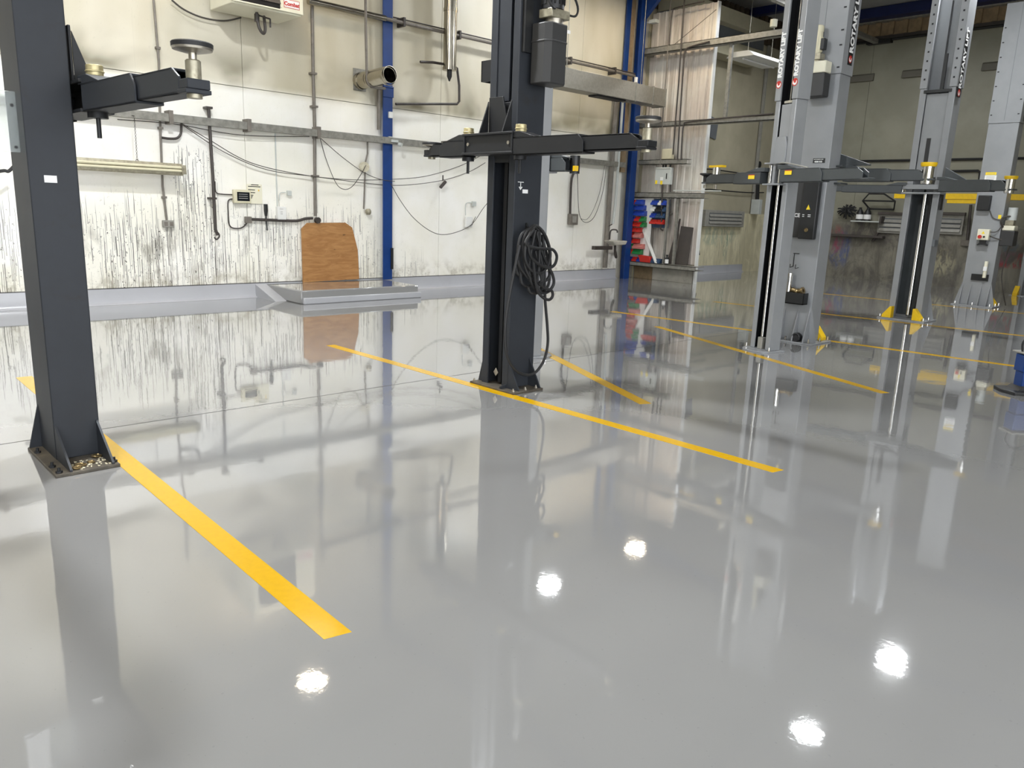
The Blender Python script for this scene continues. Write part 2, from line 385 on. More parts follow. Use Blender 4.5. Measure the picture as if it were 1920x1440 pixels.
for i in range(7): m.box(-9,20.9,-3.6+i*2.2,-3.45+i*2.2,6.55,6.7)
m.build('roof_purlin', MT['galv'], ce)['kind'] = 'stuff'
for X in (2.0, 7.83, 14.45, 19.0):
    M().box(X-.1, X+.1, -4.5, 11.5, 6.52, 6.7).build('roof_beam', MT['navy'], ce)
tag(M().box(20.6,20.95,-4.5,11.5,6.45,6.69).build('eaves_beam', MT['navy'], bevel=.01), 'dark navy steel eaves beam along the top of the far right wall', 'beam')

prof = [(11.6,.212),(11.582,.212),(11.575,.05),(11.555,.018),(11.51,0),(11.6,0)]
m = M().prism(prof, 0, -9, 14.28); struct(m.build('baseboard_back', MT['kerb'], origin=False))
m = M().prism([(a-.02,b) for a, b in prof], 0, 14.95, 19.87); struct(m.build('baseboard_right', MT['kerb'], origin=False))
m = M().box(5.6,7.75,10.46,11.58,0,.2); pl_ = struct(m.build('trim_1', MT['epoxy'], bevel=.018, origin=False))
lab(M().box(5.62,7.77,10.40,10.46,0,.095).build('step_lip', MT['kerb'], pl_, bevel=.012), 'low lip along the front of the coated plinth')
lab(M().prism([(10.9,.0),(11.58,.0),(11.58,.2)],0,5.42,5.6).build('side_fillet', MT['kerb'], pl_), 'sloping end of the coated plinth')

# painted floor lines
def fline(q, label):
    m = M(); a = [m.v((x, y, .0016)) for x, y in q]; b = [m.v((x, y, .0)) for x, y in q]
    m.face(a); m.face(b[::-1])
    for i in range(4): m.face([b[i], b[(i+1)%4], a[(i+1)%4], a[i]])
    tag(m.build('floor_line', MT['line']), label, 'floor line', 'yellow painted bay lines')
fline([(1.235,2.20),(1.335,2.18),(1.425,7.26),(1.31,7.26)], 'wide yellow floor line nearest the camera, beside the left post')
fline([(4.235,2.12),(4.335,2.10),(4.27,7.26),(4.17,7.26)], 'yellow floor line running under the middle post with the hose')
fline([(7.10,2.62),(7.19,2.58),(8.72,6.23),(8.63,6.27)], 'slanting yellow floor line passing the foot of the slim grey lift post')
fline([(4.93,3.66),(5.03,3.62),(6.15,6.08),(6.05,6.12)], 'slanting yellow floor line just right of the middle post')
fline([(9.96,1.0),(10.06,1.0),(9.42,7.62),(9.32,7.62)], 'yellow floor line passing the foot of the wide grey back-turned post')
fline([(13.02,1.0),(13.12,1.0),(12.28,7.6),(12.18,7.6)], 'farthest yellow floor line, under the grey post with yellow foot guards')
fline([(16.35,1.0),(16.45,1.0),(16.0,7.4),(15.9,7.4)], 'yellow floor line along the foot of the pale grey post at far right')

# ---------------------------------------------------------------- high-bay lamps, mirrored ones and added fill
LAMPL = ['cool lamp mirrored in the floor straight below the middle post', 'small warm lamp mirrored in the floor right of the middle post', 'cool lamp making the largest glint on the floor, at lower right', 'cool lamp making the glint nearest the bottom right edge of the floor',
 'warm lamp mirrored beyond the end of the wide yellow line', 'cool lamp mirrored at the bottom left edge of the floor']
LAMPL += ['added fill lamp outside the frame, hung %s' % q for q in ('left of the middle post','over the wide yellow line','left of the left post','at the far left of the back wall','between the middle post and the slim grey post','behind the camera at far left','behind the camera and left','straight behind the camera','behind the camera and right','behind the camera at far right','over the bay beyond the cladding')]
def lamp(i, x, y, warm, strength):
    far = ['over the plinth bay', 'over the corner', 'over the far lifts', 'over the slim grey post', 'over the left wall bay', 'near the back left'][i] if i < 6 else None
    t = thing('high_bay_lamp', LAMPL[i], 'ceiling lamp', (x, y, 6.0), 0, 'high-bay lamps')
    M().lathe([(.08,.42),(.12,.40),(.17,.3),(.25,.02),(.25,0),(.22,.02),(.15,.28),(.0,.30)], (0,0,0)).build('housing', MT['box_light'], t)
    M().cyl((0,0,.005),(0,0,.02),.21,24).build('lens', emit('warm_lamp_lens', (1.0,.83,.60), strength) if warm else emit('cool_lamp_lens', (.94,.97,1.0), strength), t)
    M().cyl((0,0,.4),(0,0,.7),.012,8).build('hanger', MT['galv'], t)
for i, q in enumerate(LAMPS): lamp(i, *q)

# ---------------------------------------------------------------- dark two-post lift (left and middle posts)
def arm(root, px, py, ang, zb, h, w_, L1, L2, mat, mat2, pad, gap=.012, knob=None, off=0.0, dz=0.0):
    """telescopic arm: pivot at (px,py), running along ang in the post's frame"""
    T = Matrix.Translation((px, py, 0)) @ Matrix.Rotation(ang, 4, 'Z') @ Matrix.Translation((0, off, 0)); t_ = .012
    def tubebox(a, b, w, z0, z1, cut):
        m = M(); m.T = T
        m.box(a, b, -w/2, w/2, z0, z0+t_)
        m.box(a, b-cut, -w/2, w/2, z1-t_, z1)
        for s in (-1, 1):
            y0, y1 = sorted((s*w/2, s*(w/2-t_)))
            m.prism([(a,z0),(b,z0),(b,z0+(z1-z0)*.62),(b-cut,z1),(a,z1)], 1, y0, y1)
        m.box(a, a+.01, -w/2, w/2, z0, z1)
        return m
    A = tubebox(-.02, L1, w_, zb, zb+h, .05).build('arm', mat, root, bevel=.004)
    m = M(); m.T = T                          # gusset roof over the pivot
    m.prism([(-.07,zb+h),(.22,zb+h),(.05,zb+h+.045),(-.07,zb+h+.045)], 1, -w_/2*.95, w_/2*.95)
    m.build('pivot_gusset', mat, A, bevel=.003)
    if L2:
        E = tubebox(L1-.1, L1+L2, w_-.03, zb+gap, zb+h-gap, .07); E.box(L1+L2-.01, L1+L2+.075, -w_*.42, w_*.42, zb+gap, zb+gap+.018)
        E.build('arm_extension', mat2, A, bevel=.003)
    if knob:
        m = M(); m.T = T; m.cyl((0,0,zb+h+.045),(0,0,zb+h+.045+knob[1]),knob[0],16); m.torus((0,0,zb+h+.04+knob[1]*.5),(0,0,1),knob[0],.006,14,5)
        lab(m.build('pin_head', MT['brass'], A, bevel=.004), 'tarnished brass pin head')
        m = M(); m.T = T; m.cyl((0,0,zb),(0,0,zb-.03),.05,12); m.cyl((0,0,zb-.03),(0,0,zb-.13),.012,8); m.build('pivot_pin', MT['lift_dark2'], A)
    e = L1+L2
    if pad == 'disc':
        m = M(); m.T = T; c = (e+.032, 0, zb)
        m.lathe([(0,-.005),(.032,-.005),(.032,.145+dz),(.027,.15+dz),(0,.15+dz)], c, 18); lab(m.build('pad_sleeve', MT['zinc'], A), 'scuffed zinc sleeve')
        m = M(); m.T = T; m.box(e-.01, e+.08, -.05, .05, zb+.03, zb+.07); m.build('sleeve_clamp', mat, A, bevel=.004)
        m = M(); m.T = T; m.cyl((e+.032,0,zb+.15+dz),(e+.032,0,zb+.185+dz),.017,14); m.build('pad_screw', MT['steel'], A)
        m = M(); m.T = T; m.lathe([(0,.178+dz),(.04,.178+dz),(.08,.188+dz),(.083,.197+dz)], c, 32); m.build('pad_plate', MT['steel'], A)
        m = M(); m.T = T; m.lathe([(0,.198+dz),(.084,.197+dz),(.085,.214+dz),(.081,.218+dz),(0,.218+dz)], c, 32); m.build('pad_rubber', MT['rubber'], A)
    elif pad == 'yellow':
        m = M(); m.T = T; c = (e+.032, 0, zb)
        m.lathe([(0,-.02),(.058,-.02),(.062,.0),(.062,.17),(0,.17)], c, 20); lab(m.build('adapter_sleeve', MT['chrome'], A), 'bright steel lifting adapter')
        m = M(); m.T = T; m.lathe([(0,.17),(.075,.17),(.085,.19),(.085,.215),(.07,.215),(.07,.2),(0,.2)], c, 20); lab(m.build('pad_cap', MT['yellow'], A), 'yellow cap of the lifting adapter')
        m = M(); m.T = T; m.box(e-.02, e+.11, -.06, .06, zb+.02, zb+.04); m.build('adapter_holder', mat, A, bevel=.003)
    elif pad == 'mixed':
        m = M(); m.T = T; m.lathe([(0,.02),(.03,.02),(.03,.1),(.075,.12),(.075,.135),(0,.14)], (e+.06,0,zb), 18); lab(m.build('pad_rubber', MT['rubber'], A), 'black mushroom-shaped pad')
        m = M(); m.T = T; m.lathe([(0,.07),(.045,.07),(.045,.2),(0,.2)], (e-.12,0,zb), 18); m.build('adapter_sleeve', MT['chrome'], A)
        m = M(); m.T = T; m.box(e-.24, e-.02, -.035, .035, zb+.2, zb+.225); lab(m.build('pad_cap', MT['yellow'], A), 'yellow flat lifting cradle')
        m = M(); m.T = T; m.lathe([(0,0),(.022,0),(.022,-.04),(0,-.04)], (e+.06,0,zb), 10); m.lathe([(0,0),(.022,0),(.022,-.05),(0,-.05)], (e-.12,0,zb), 10); m.build('pad_nut', MT['steel'], A)
    return A
def cprofile(w_, d, lip, t, g=0.0):
    a, b = w_/2+g, d+g
    return [(g,-a),(-b,-a),(-b,a),(g,a),(g,w_/2-lip),(-t,w_/2-lip),(-t,w_/2-t),(-d+t,w_/2-t),(-d+t,-w_/2+t),(-t,-w_/2+t),(-t,-w_/2+lip),(g,-w_/2+lip)]
def bolts(root, pts, z, r=.014, h=.035, mat='steel'):
    for x, y in pts:
        m = M(); m.cyl((x,y,z),(x,y,z+.012),r*1.25,6); m.cyl((x,y,z+.012),(x,y,z+h),r*.6,8); m.build('anchor_bolt', MT[mat], root)

def dark_post(name, label, loc, rz, w_, d, plate, guss, H=3.95):
    t = thing(name, label, 'car lift', loc, rz)
    m = M().prism(cprofile(w_, d, .075, .02), 2, .015, H); m.build('column', MT['lift_dark'], t, bevel=.006)
    m = M().box(-d+.025,-d+.03,-w_/2+.025,w_/2-.025,.02,H-.02); m.build('channel_liner', MT['slot'], t)
    m = M().box(-.11,-.07,-.035,.005,.03,H-.1); m.cyl((-.12,.05,.05),(-.12,.05,H-.1),.012,8); m.build('lifting_chain_guide', MT['lift_dark2'], t)
    x0,x1,y0,y1 = plate
    bp = M().box(x0,x1,y0,y1,0,.018).build('base_plate', MT['rust'], t, bevel=.003)
    for ax, a, th, pts in guss:
        M().prism(pts, ax, a-th/2, a+th/2).build('gusset', MT['lift_dark'], t)
    # carriage
    m = M().box(.005,.172,-.30,.30,1.912,1.93); m.box(.005,.172,-.30,.30,2.058,2.076); m.box(.135,.15,-.295,.295,1.92,2.07); m.box(.14,.165,-.292,-.275,1.92,2.07); m.box(.14,.165,.275,.292,1.92,2.07)
    m.box(-.06,-.003,-w_/2+.08,w_/2-.08,1.86,2.32)
    c = m.build('carriage', MT['lift_dark2'], t, bevel=.004)
    m = M().prism([(-.13,2.075),(.12,2.075),(.03,2.36),(-.13,2.36)], 0, .02, .035); m.build('carriage_tongue', MT['lift_dark2'], c, bevel=.003)
    for s in (-1, 1): M().prism([(.035,2.075),(.13,2.075),(.035,2.33)], 1, s*.13, s*.142).build('carriage_rib', MT['lift_dark2'], c)
    for yy in (-.24, .24):
        m = M().cyl((.15,yy,1.995),(.158,yy,1.995),.014,12); m.build('carriage_bolt', MT['steel'], c)
    return t, bp

# left post: opening towards +X
L, Lbp = dark_post('lift_post', 'leftmost charcoal lift post with a small white label, standing by the wide yellow line', (1.25,4.95,0), 0, .36, .235,
    (-.305,.02,-.45,.17), [(0,-.226,.012,[(-.18,.018),(-.445,.018),(-.445,.03),(-.18,.22)]),
                           (0,-.012,.012,[(-.18,.018),(-.44,.018),(-.44,.03),(-.18,.22)]),
                           (1,.15,.012,[(-.235,.018),(-.30,.018),(-.235,.28)])])
bolts(L, [(-.285,-.3),(-.285,.02),(-.28,-.42),(.002,-.4)], .018, .014, .03, 'lift_dark2')
for x, y, r in ((-.045,-.245,.024),(-.16,-.36,.026),(-.19,-.40,.02),(-.10,-.34,.016)):
    M().torus((x,y,.024),(.1,.05,1),r,.006,14,6).build('washer', MT['bronze'], Lbp)
m = M()
for i in range(60):
    x, y = random.uniform(-.22,-.02), random.uniform(-.43,-.27); s = random.uniform(.003,.011)
    m.box(x, x+s, y, y+s*random.uniform(.5,1.4), .018, .021)
lab(m.build('paint_flake', MT['flake'], Lbp), 'pale flakes lying on the greasy base plate')['kind'] = 'stuff'
arm(L, .085, -.31, -PI/2+.05, 1.915, .135, .135, .68, .44, MT['lift_dark'], MT['lift_dark'], 'disc', knob=(.042,.055))
arm(L, .075, .31, PI/2, 1.905, .13, .135, .2, 0, MT['lift_dark2'], MT['lift_dark2'], None, knob=(.042,.055))
m = M().box(-.165,-.105,-.182,-.18,1.545,1.582); m.build('white_label', MT['paper'], L)
m = M().box(-.52,-.225,-.06,-.05,1.695,2.0); lab(m.build('side_panel', MT['glass'], L, bevel=.002), 'clear plastic side panel')
m = M().box(-.52,-.4,-.075,-.061,1.70,1.995); m.build('panel_backing', MT['paper'], L)
for z in (1.72,1.93):
    m = M().cyl((-.255,-.062,z),(-.255,-.045,z),.008,10); m.build('panel_screw', MT['black'], L)
# middle post: opening towards -X
Cm, Cbp = dark_post('lift_post', 'middle charcoal lift post carrying a coil of black hose on its side', (4.36,4.785,0), PI, .33, .30,
    (-.275,.07,-.24,.32), [(1,.145,.012,[(.0,.018),(.065,.018),(.065,.04),(.0,.05)]),
                           (0,-.012,.014,[(.165,.018),(.30,.018),(.165,.24)]), (0,-.25,.014,[(.165,.018),(.31,.018),(.165,.26)]),
                           (0,-.03,.014,[(-.165,.018),(-.235,.018),(-.165,.28)])])
bolts(Cm, [(.045,.285),(-.22,.285),(.04,-.215),(-.09,.29)], .018, .011, .026)
arm(Cm, .09, .31, PI/2, 1.9, .13, .135, .70, .47, MT['lift_dark2'], MT['lift_dark2'], 'disc', knob=(.042,.055))
M().box(-.03,-.012,-.15,.05,2.33,3.93).build('channel_cover', MT['lift_dark'], Cm)
arm(Cm, .09, -.31, -PI/2, 1.9, .13, .135, .30, .16, MT['lift_dark2'], MT['lift_dark2'], 'disc', knob=(.042,.055), dz=-.085)
m = M().box(-.09,-.15,.165,.1665,1.625,1.655); m.build('white_label', MT['paper'], Cm)
m = M().box(-.035,-.1,.165,.1662,1.708,1.713); m.box(-.064,-.07,.165,.1662,1.655,1.71)
m.prism([(-.067,1.648),(-.047,1.672),(-.055,1.676),(-.067,1.66),(-.079,1.676),(-.087,1.672)],1,.165,.1662); lab(m.build('arrow_mark', MT['paper'], Cm), 'white bar and down-pointing arrow')
m = M().box(-.135,-.15,.165,.18,1.28,1.39); m.cyl((-.143,.18,1.36),(-.143,.19,1.36),.006,8); m.box(-.2,-.215,.165,.24,1.27,1.285); m.box(-.2,-.215,.225,.24,1.285,1.31); m.build('hose_bracket', MT['black'], Cm)
m = M().prism([(-.06,.12),(-.03,.085),(.0,.12),(-.03,.16)],0,-.045,-.04)
lab(m.build('foot_tag', MT['steel'], Cm, bevel=.002), 'small metal tag at the foot')
m = M().box(-.22,-.2,-.3,-.165,2.5,2.66); m.box(-.04,-.02,-.3,-.165,2.5,2.66); m.box(-.22,-.02,-.3,-.29,2.5,2.66); m.build('cable_bracket', MT['lift_dark2'], Cm)
# hydraulic power unit high on the middle post
pu = M().prism([(-.09,.2),(-.33,.2),(-.33,.34),(-.29,.385),(-.13,.385),(-.09,.34)],2,2.45,2.89).build('oil_tank', MT['tank'], Cm, bevel=.01)
m = M().prism([(-.086,.2),(-.334,.2),(-.334,.342),(-.292,.389),(-.128,.389),(-.086,.342)],2,2.75,2.765); m.build('tank_band', MT['tank'], pu, bevel=.004)
m = M().box(-.29,-.325,.3855,.387,2.83,2.855); m.build('tank_label', MT['paper'], pu)
m = M().box(-.12,-.32,.24,.38,2.925,2.99); m.build('valve_block', MT['zinc'], Cm, bevel=.006)
m = M().cyl((-.22,.31,2.89),(-.22,.31,2.925),.07,16); m.build('tank_neck', MT['steel'], Cm)
m = M().cyl((-.2,.31,2.99),(-.2,.31,3.34),.085,20)
for i in range(14):
    a = 2*PI*i/14; m.box(-.2+.083*math.cos(a)-.004, -.2+.083*math.cos(a)+.004, .31+.083*math.sin(a)-.012, .31+.083*math.sin(a)+.012, 3.02, 3.32)
m.build('electric_motor', MT['black'], Cm)
m = M().box(-.02,-.1,.165,.2,2.68,3.1); m.build('mounting_bracket', MT['black'], Cm)
m = M().tube([(-.30,.36,2.97),(-.38,.38,2.97),(-.42,.36,3.05),(-.38,.3,3.2)], .009, 6, 5); m.tube([(-.14,.39,2.98),(-.09,.4,2.99),(-.06,.36,3.08),(-.1,.22,3.22)], .009, 6, 5); m.build('hydraulic_hose', MT['rubber'], Cm)
# coil of hose hung on the middle post
def hose(): 
    m = M(); R = .0125
    def st(pts, k=6, closed=False): m.tube(pts, R, 7, k, closed)
    st([(4.471,4.5,1.37),(4.385,4.5,1.302),(4.362,4.5,1.176),(4.406,4.5,1.026),(4.497,4.5,0.937),(4.623,4.5,0.92),(4.688,4.5,0.988),(4.669,4.5,1.173),(4.598,4.5,1.303),(4.52,4.5,1.366)], 6, True)
    st([(4.454,4.47,1.362),(4.386,4.47,1.282),(4.359,4.47,1.136),(4.431,4.47,1.028),(4.537,4.47,0.995),(4.622,4.47,1.045),(4.652,4.47,1.153),(4.593,4.47,1.283),(4.515,4.47,1.355)], 6, True)
    st([(4.48,4.52,1.352),(4.363,4.52,1.301),(4.328,4.52,1.183),(4.346,4.52,1.069),(4.422,4.52,0.981),(4.538,4.52,0.89),(4.648,4.52,0.841),(4.707,4.52,0.928),(4.668,4.52,1.128),(4.568,4.52,1.302)], 6, True)
    st([(4.429,4.45,1.346),(4.34,4.45,1.242),(4.431,4.45,1.204),(4.554,4.45,1.194),(4.655,4.45,1.185),(4.709,4.45,1.132),(4.689,4.45,1.063),(4.614,4.45,1.038),(4.5,4.45,1.071),(4.405,4.45,1.136),(4.369,4.45,1.242)], 6)
    st([(4.528,4.48,1.304),(4.532,4.48,1.046),(4.528,4.48,0.916),(4.57,4.48,0.836),(4.659,4.48,0.836),(4.719,4.48,0.9),(4.7,4.48,0.976),(4.631,4.48,1.066),(4.561,4.48,1.175),(4.504,4.48,1.303)], 6, True)
    st([(4.52,4.46,0.918),(4.585,4.46,0.872),(4.676,4.46,0.846),(4.692,4.46,0.801),(4.655,4.46,0.772),(4.578,4.46,0.793),(4.512,4.46,0.853),(4.474,4.46,0.963),(4.448,4.46,1.093)], 6)
    st([(4.497,4.5,1.336),(4.458,4.5,1.175),(4.443,4.5,1.025),(4.474,4.5,0.916),(4.533,4.5,0.853),(4.595,4.5,0.868),(4.606,4.5,0.977),(4.572,4.5,1.131),(4.513,4.5,1.281)], 6, True)
    st([(4.387,4.56,1.236),(4.353,4.56,1.087),(4.37,4.56,0.992),(4.431,4.56,0.973),(4.523,4.56,0.97),(4.584,4.56,0.995)], 6)
    st([(4.368,4.55,1.194),(4.389,4.55,1.023),(4.413,4.55,0.914),(4.475,4.55,0.885),(4.55,4.55,0.887)], 6)
    st([(4.439,4.5,0.883),(4.466,4.5,0.838),(4.522,4.5,0.827),(4.584,4.5,0.842),(4.598,4.5,0.912),(4.566,4.5,1.022),(4.507,4.5,1.175)], 6)
    # long loose loop down to the foot
    st([(4.585,4.5,1.303),(4.621,4.5,1.043),(4.645,4.5,0.777),(4.686,4.5,0.549),(4.703,4.5,0.387),(4.667,4.5,0.251),(4.57,4.5,0.156),(4.45,4.5,0.147),(4.324,4.5,0.212),(4.24,4.5,0.319),(4.204,4.5,0.454),(4.202,4.5,0.628),(4.238,4.5,0.84),(4.286,4.5,1.051),(4.33,4.5,1.218)], 8)
    return m
tag(hose().build('air_hose', MT['rubber']), 'coil of black hose hung on the middle post, one loop drooping to its foot', 'hose')

# ---------------------------------------------------------------- grey two-post lifts
def logo(root, c, r, na, ya, xa):
    """red roundel with a white crescent, flat on a face; na normal, xa up, ya left"""
    c = Vector(c); na = Vector(na); xa = Vector(xa); ya = Vector(ya)
    def disc(c, r, k, ex=1):
        m = M(); n = 20; m2 = [m.v(c+(xa*math.cos(2*PI*i/n)*ex+ya*math.sin(2*PI*i/n))*r+na*k) for i in range(n)]; m.face(m2); return m
    disc(c, r, .0012).build('logo_roundel', MT['red'], root)
    m = M(); n = 12; q = []
    for i in range(n+1): a = PI*.35+i/n*PI*1.3; q.append(c+(xa*math.cos(a)+ya*math.sin(a))*r*.75+na*.002)
    for i in range(n, -1, -1): a = PI*.35+i/n*PI*1.3; q.append(c+(xa*(math.cos(a)*.75+.35)+ya*math.sin(a)*.75)*r*.6+na*.002)
    m.face([m.v(p) for p in q]); m.build('logo_crescent', MT['paper'], root)
def grey_post(label, loc, rz, w_, d, lip, H, zext, mats=('lift_grey','lift_grey_in'), back_cover=True, g=.012):
    t = thing('lift_column', label, 'car lift', loc, rz)
    M().prism(cprofile(w_, d, lip, .016), 2, .015, zext).build('column', MT[mats[0]], t, bevel=.008)
    M().prism(cprofile(w_, d, lip, .016, g), 2, zext, H).build('column_extension', MT[mats[0]], t, bevel=.006)
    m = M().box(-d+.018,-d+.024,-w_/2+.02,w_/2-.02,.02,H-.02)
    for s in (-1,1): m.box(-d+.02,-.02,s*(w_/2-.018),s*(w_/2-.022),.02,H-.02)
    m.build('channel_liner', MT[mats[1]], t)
    return t
angA = math.atan2(.31,-.95)
def slim_post(label, loc, rz):
    t = grey_post(label, loc, rz, .31, .165, .07, 4.05, 2.76, ('lift_grey','slot'))
    m = M()
    m.prism([(-.2,-.2),(.02,-.2)]+[(.02+.15*math.cos(i*PI/12),.2*math.sin(i*PI/12)) for i in range(-5,6)]+[(.02,.2),(-.2,.2)], 2, 0, .016)
    m.build('base_plate', MT['lift_grey'], t, bevel=.002)
    bolts(t, [(.03,.185),(.03,-.185),(-.15,.13)], .016, .013, .045, 'chrome')
    m = M().cyl((-.04,-.012,.16),(-.04,-.012,1.88),.018,12); lab(m.build('piston_rod', MT['chrome'], t), 'bright steel rod')
    m = M().box(-.075,-.01,-.05,.025,.016,.15); m.cyl((-.04,-.045,.03),(-.04,-.045,.1),.014,8); m.build('rod_foot', MT['box_grey'], t, bevel=.004)
    m = M().box(-.12,-.10,-.06,-.045,.05,2.9); m.box(-.12,-.10,.05,.062,.05,2.9); m.build('guide_strip', MT['black'], t)
    c = M().box(-.1,.10,-.13,.13,1.86,1.878)
    c.box(-.1,.10,-.13,.13,2.085,2.103); c.box(-.08,.07,-.02,.02,1.87,2.09)
    c = c.build('carriage', MT['lift_grey'], t, bevel=.004)
    for s in (-1,1): M().cyl((.04,s*.075,1.885),(.04,s*.075,2.075),.022,14).build('pivot_pin', MT['chrome'], c)
    m = M().prism([(-.075,2.10),(.075,2.10),(.075,2.72),(-.075,2.72)], 0, -.045, -.02); m.prism([(-.085,2.10),(.085,2.10),(.085,2.3),(.06,2.38),(-.06,2.38),(-.085,2.3)], 0, -.02, .012); m.build('carriage_tongue', MT['lift_grey'], c, bevel=.004)
    m = M().cyl((-.07,-.012,2.73),(-.07,-.012,3.95),.006,6); m.cyl((-.07,.025,2.73),(-.07,.025,3.95),.006,6); m.build('chain_run', MT['steel'], t)
    m = M().box(-.145,-.135,-.06,.06,2.52,4.0); m.build('dark_slot', MT['slot'], t)
    m = M().box(-.1,-.03,-.06,.06,2.73,2.76); m.build('chain_anchor', MT['chrome'], t, bevel=.003)
    return t
A3 = slim_post('slim grey lift post with a bright rod in its open channel, left of the grey group', (8.21,4.45,0), angA)
arm(A3, .06, .17, PI/2-.02, 1.885, .14, .12, .58, .5, MT['arm_grey'], MT['arm_grey'], None)
arm(A3, .06, -.17, -PI/2+.05, 1.875, .13, .12, .4, .48, MT['arm_grey'], MT['arm_grey'], 'mixed')
for y, z in ((.28,1.985),(-.28,1.95)):
    m = M().box(.128,.1305,y-.05,y+.05,z-.022,z+.018); lab(m.build('warning_sticker', MT['sticker'], A3), 'yellow warning sticker')
    m = M().box(.128,.1308,y-.05,y+.05,z+.018,z+.026); m.build('sticker_band', MT['red'], A3)
for y in (-.125, .112):
    text('ROTARY LIFT', .078, (.0135, y+.027, 2.99 if y > 0 else 3.0), (0,0,1), (0,-1,0), MT['paper'], A3, .004)
    logo(A3, (.012, y, 2.93), .04, (1,0,0), (0,-1,0), (0,0,1))
m = M().tube([(.1,.1,2.09),(.13,.25,2.085),(.13,.55,2.03)], .007, 6, 4); m.build('arm_cable', MT['box_grey'], A3)
B3 = slim_post('slim grey lift post almost hidden behind the middle charcoal post', (5.72,5.66,0), angA+PI)
arm(B3, .06, -.11, -PI/2+.4, 1.875, .13, .12, .2, .0, MT['arm_grey'], MT['arm_grey'], None)
M().cyl((.21,-.28,1.86),(.21,-.28,2.03),.05,16).build('adapter_sleeve', MT['black'], B3)
M().box(.16,.2,-.37,-.33,1.88,1.93).build('yellow_tag', MT['yellow'], B3)
M().box(-.169,-.165,-.07,.1,.03,1.6).build('cover_strip', MT['cream'], B3)

def big_post(label, loc, rz, H, zext, near, guards=(-1,1)):
    """wide two-post lift column; near = local side (+1/-1 in y) turned to the viewer"""
    t = grey_post(label, loc, rz, .5, .28, .095, H, zext, ('lift_grey','lift_grey'))
    M().box(-.40,.14,-.36,.36,0,.018).build('base_plate', MT['lift_grey'], t, bevel=.003)
    bolts(t, [(-.36,-.3),(-.36,.3),(.1,-.33),(.1,.33),(-.36,0),(-.12,.33),(-.12,-.33)], .018, .016, .05, 'chrome')
    for y in (-.235,-.09,.09,.235): M().prism([(-.28,.018),(-.385,.018),(-.385,.035),(-.28,.42)], 1, y-.006, y+.006).build('gusset', MT['lift_grey'], t)
    for s in (-1,1): M().prism([(s*.25,.018),(s*.35,.018),(s*.35,.035),(s*.25,.45)], 0, -.275, -.262).build('gusset', MT['lift_grey'], t)
    for s in guards:
        lab(M().prism([(s*.16,.02),(s*.30,.02),(s*.30,.06),(s*.19,.2),(s*.16,.2)], 0, .005, .12).build('foot_guard', MT['yellow'], t, bevel=.004), 'yellow wedge foot guard')
    M().cyl((-.07,near*.03,.08),(-.07,near*.03,1.97),.03,14).build('piston_rod', MT['chrome'], t)
    m = M().box(-.2,-.18,-near*.02,near*-.04,.05,H-.3); m.box(-.13,-.1,near*.1,near*.115,.05,1.95); m.build('guide_strip', MT['black'], t)
    return t
B4 = big_post('wide grey lift post turned with its flat back to the camera, black cover on it', (9.48,4.6,0), 0, 4.7, 3.16, -1, (-1,1))
m = M().box(-.33,-.281,-.08,.14,1.285,1.97); cb = m.build('control_cover', MT['tank'], B4, bevel=.012)
m = M().box(-.36,-.281,-.20,.0,1.27,1.97); m.build('control_cover', MT['black'], B4, bevel=.012)
m = M().prism([(-.12,1.62),(-.07,1.62),(-.095,1.68)],0,-.3612,-.36); lab(m.build('warning_triangle', MT['sticker'], B4), 'yellow warning triangle')
m = M()
for a, b, z in ((-.03,-.055,1.555),(-.10,-.135,1.555),(-.03,-.055,1.535),(-.10,-.135,1.535)): m.box(-.3612,-.36,a,b,z,z+.008)
m.build('cover_print', MT['paper'], B4)
m = M().torus((-.362,-.10,1.38),(1,0,0),.02,.005,14,6); m.cyl((-.36,-.10,1.38),(-.366,-.10,1.38),.012,10); m.build('cover_lock', MT['bronze'], B4)
text('CE', .062, (-.3315,.088,1.53), (0,-1,0), (0,0,1), MT['paper'], B4, .002)
m = M().box(-.2815,-.281,-.195,-.045,2.165,2.22); m.build('model_plate', MT['black'], B4)
text('4000 KG', .026, (-.283,-.065,2.172), (0,-1,0), (0,0,1), MT['paper'], B4, .001)
text('SAFE WORKING LOAD', .0115, (-.283,-.055,2.203), (0,-1,0), (0,0,1), MT['paper'], B4, .0003)
m = M().box(-.045,-.165,-.2635,-.2625,3.27,4.69); m.build('decal_strip', MT['black'], B4)
text('ROTARY LIFT', .125, (-.062,-.265,3.40), (0,0,1), (-1,0,0), MT['paper'], B4, .005)
logo(B4, (-.105,-.2645,3.335), .042, (0,-1,0), (-1,0,0), (0,0,1))
m = M().box(-.2935,-.292,-.004,.002,3.2,4.68)
m.build('back_seam', MT['lift_grey_in'], B4)
for z in (3.22,3.46,3.62,3.86,4.1,4.3):
    M().box(-.297,-.292,-.235,-.205,z,z+.015).build('back_slot', MT['slot'], B4)
pu4 = M().box(-.46,-.3,-.15,.09,2.90,3.16).build('oil_tank', MT['tank'], B4, bevel=.012)
lab(M().box(-.46,-.3,-.15,.09,3.16,3.29).build('tank_top', MT['cream'], B4, bevel=.012), 'white upper half of the oil tank')
m = M().box(-.44,-.32,-.06,.09,3.31,3.38); m.cyl((-.38,.01,3.29),(-.38,.01,3.31),.05,12); m.build('valve_block', MT['zinc'], B4, bevel=.004)
m = M().cyl((-.38,.03,3.38),(-.38,.03,3.62),.062,18)
for i in range(12):
    a = 2*PI*i/12; m.box(-.38+.06*math.cos(a)-.003,-.38+.06*math.cos(a)+.003,+.03+.06*math.sin(a)-.01,+.03+.06*math.sin(a)+.01,3.4,3.56)
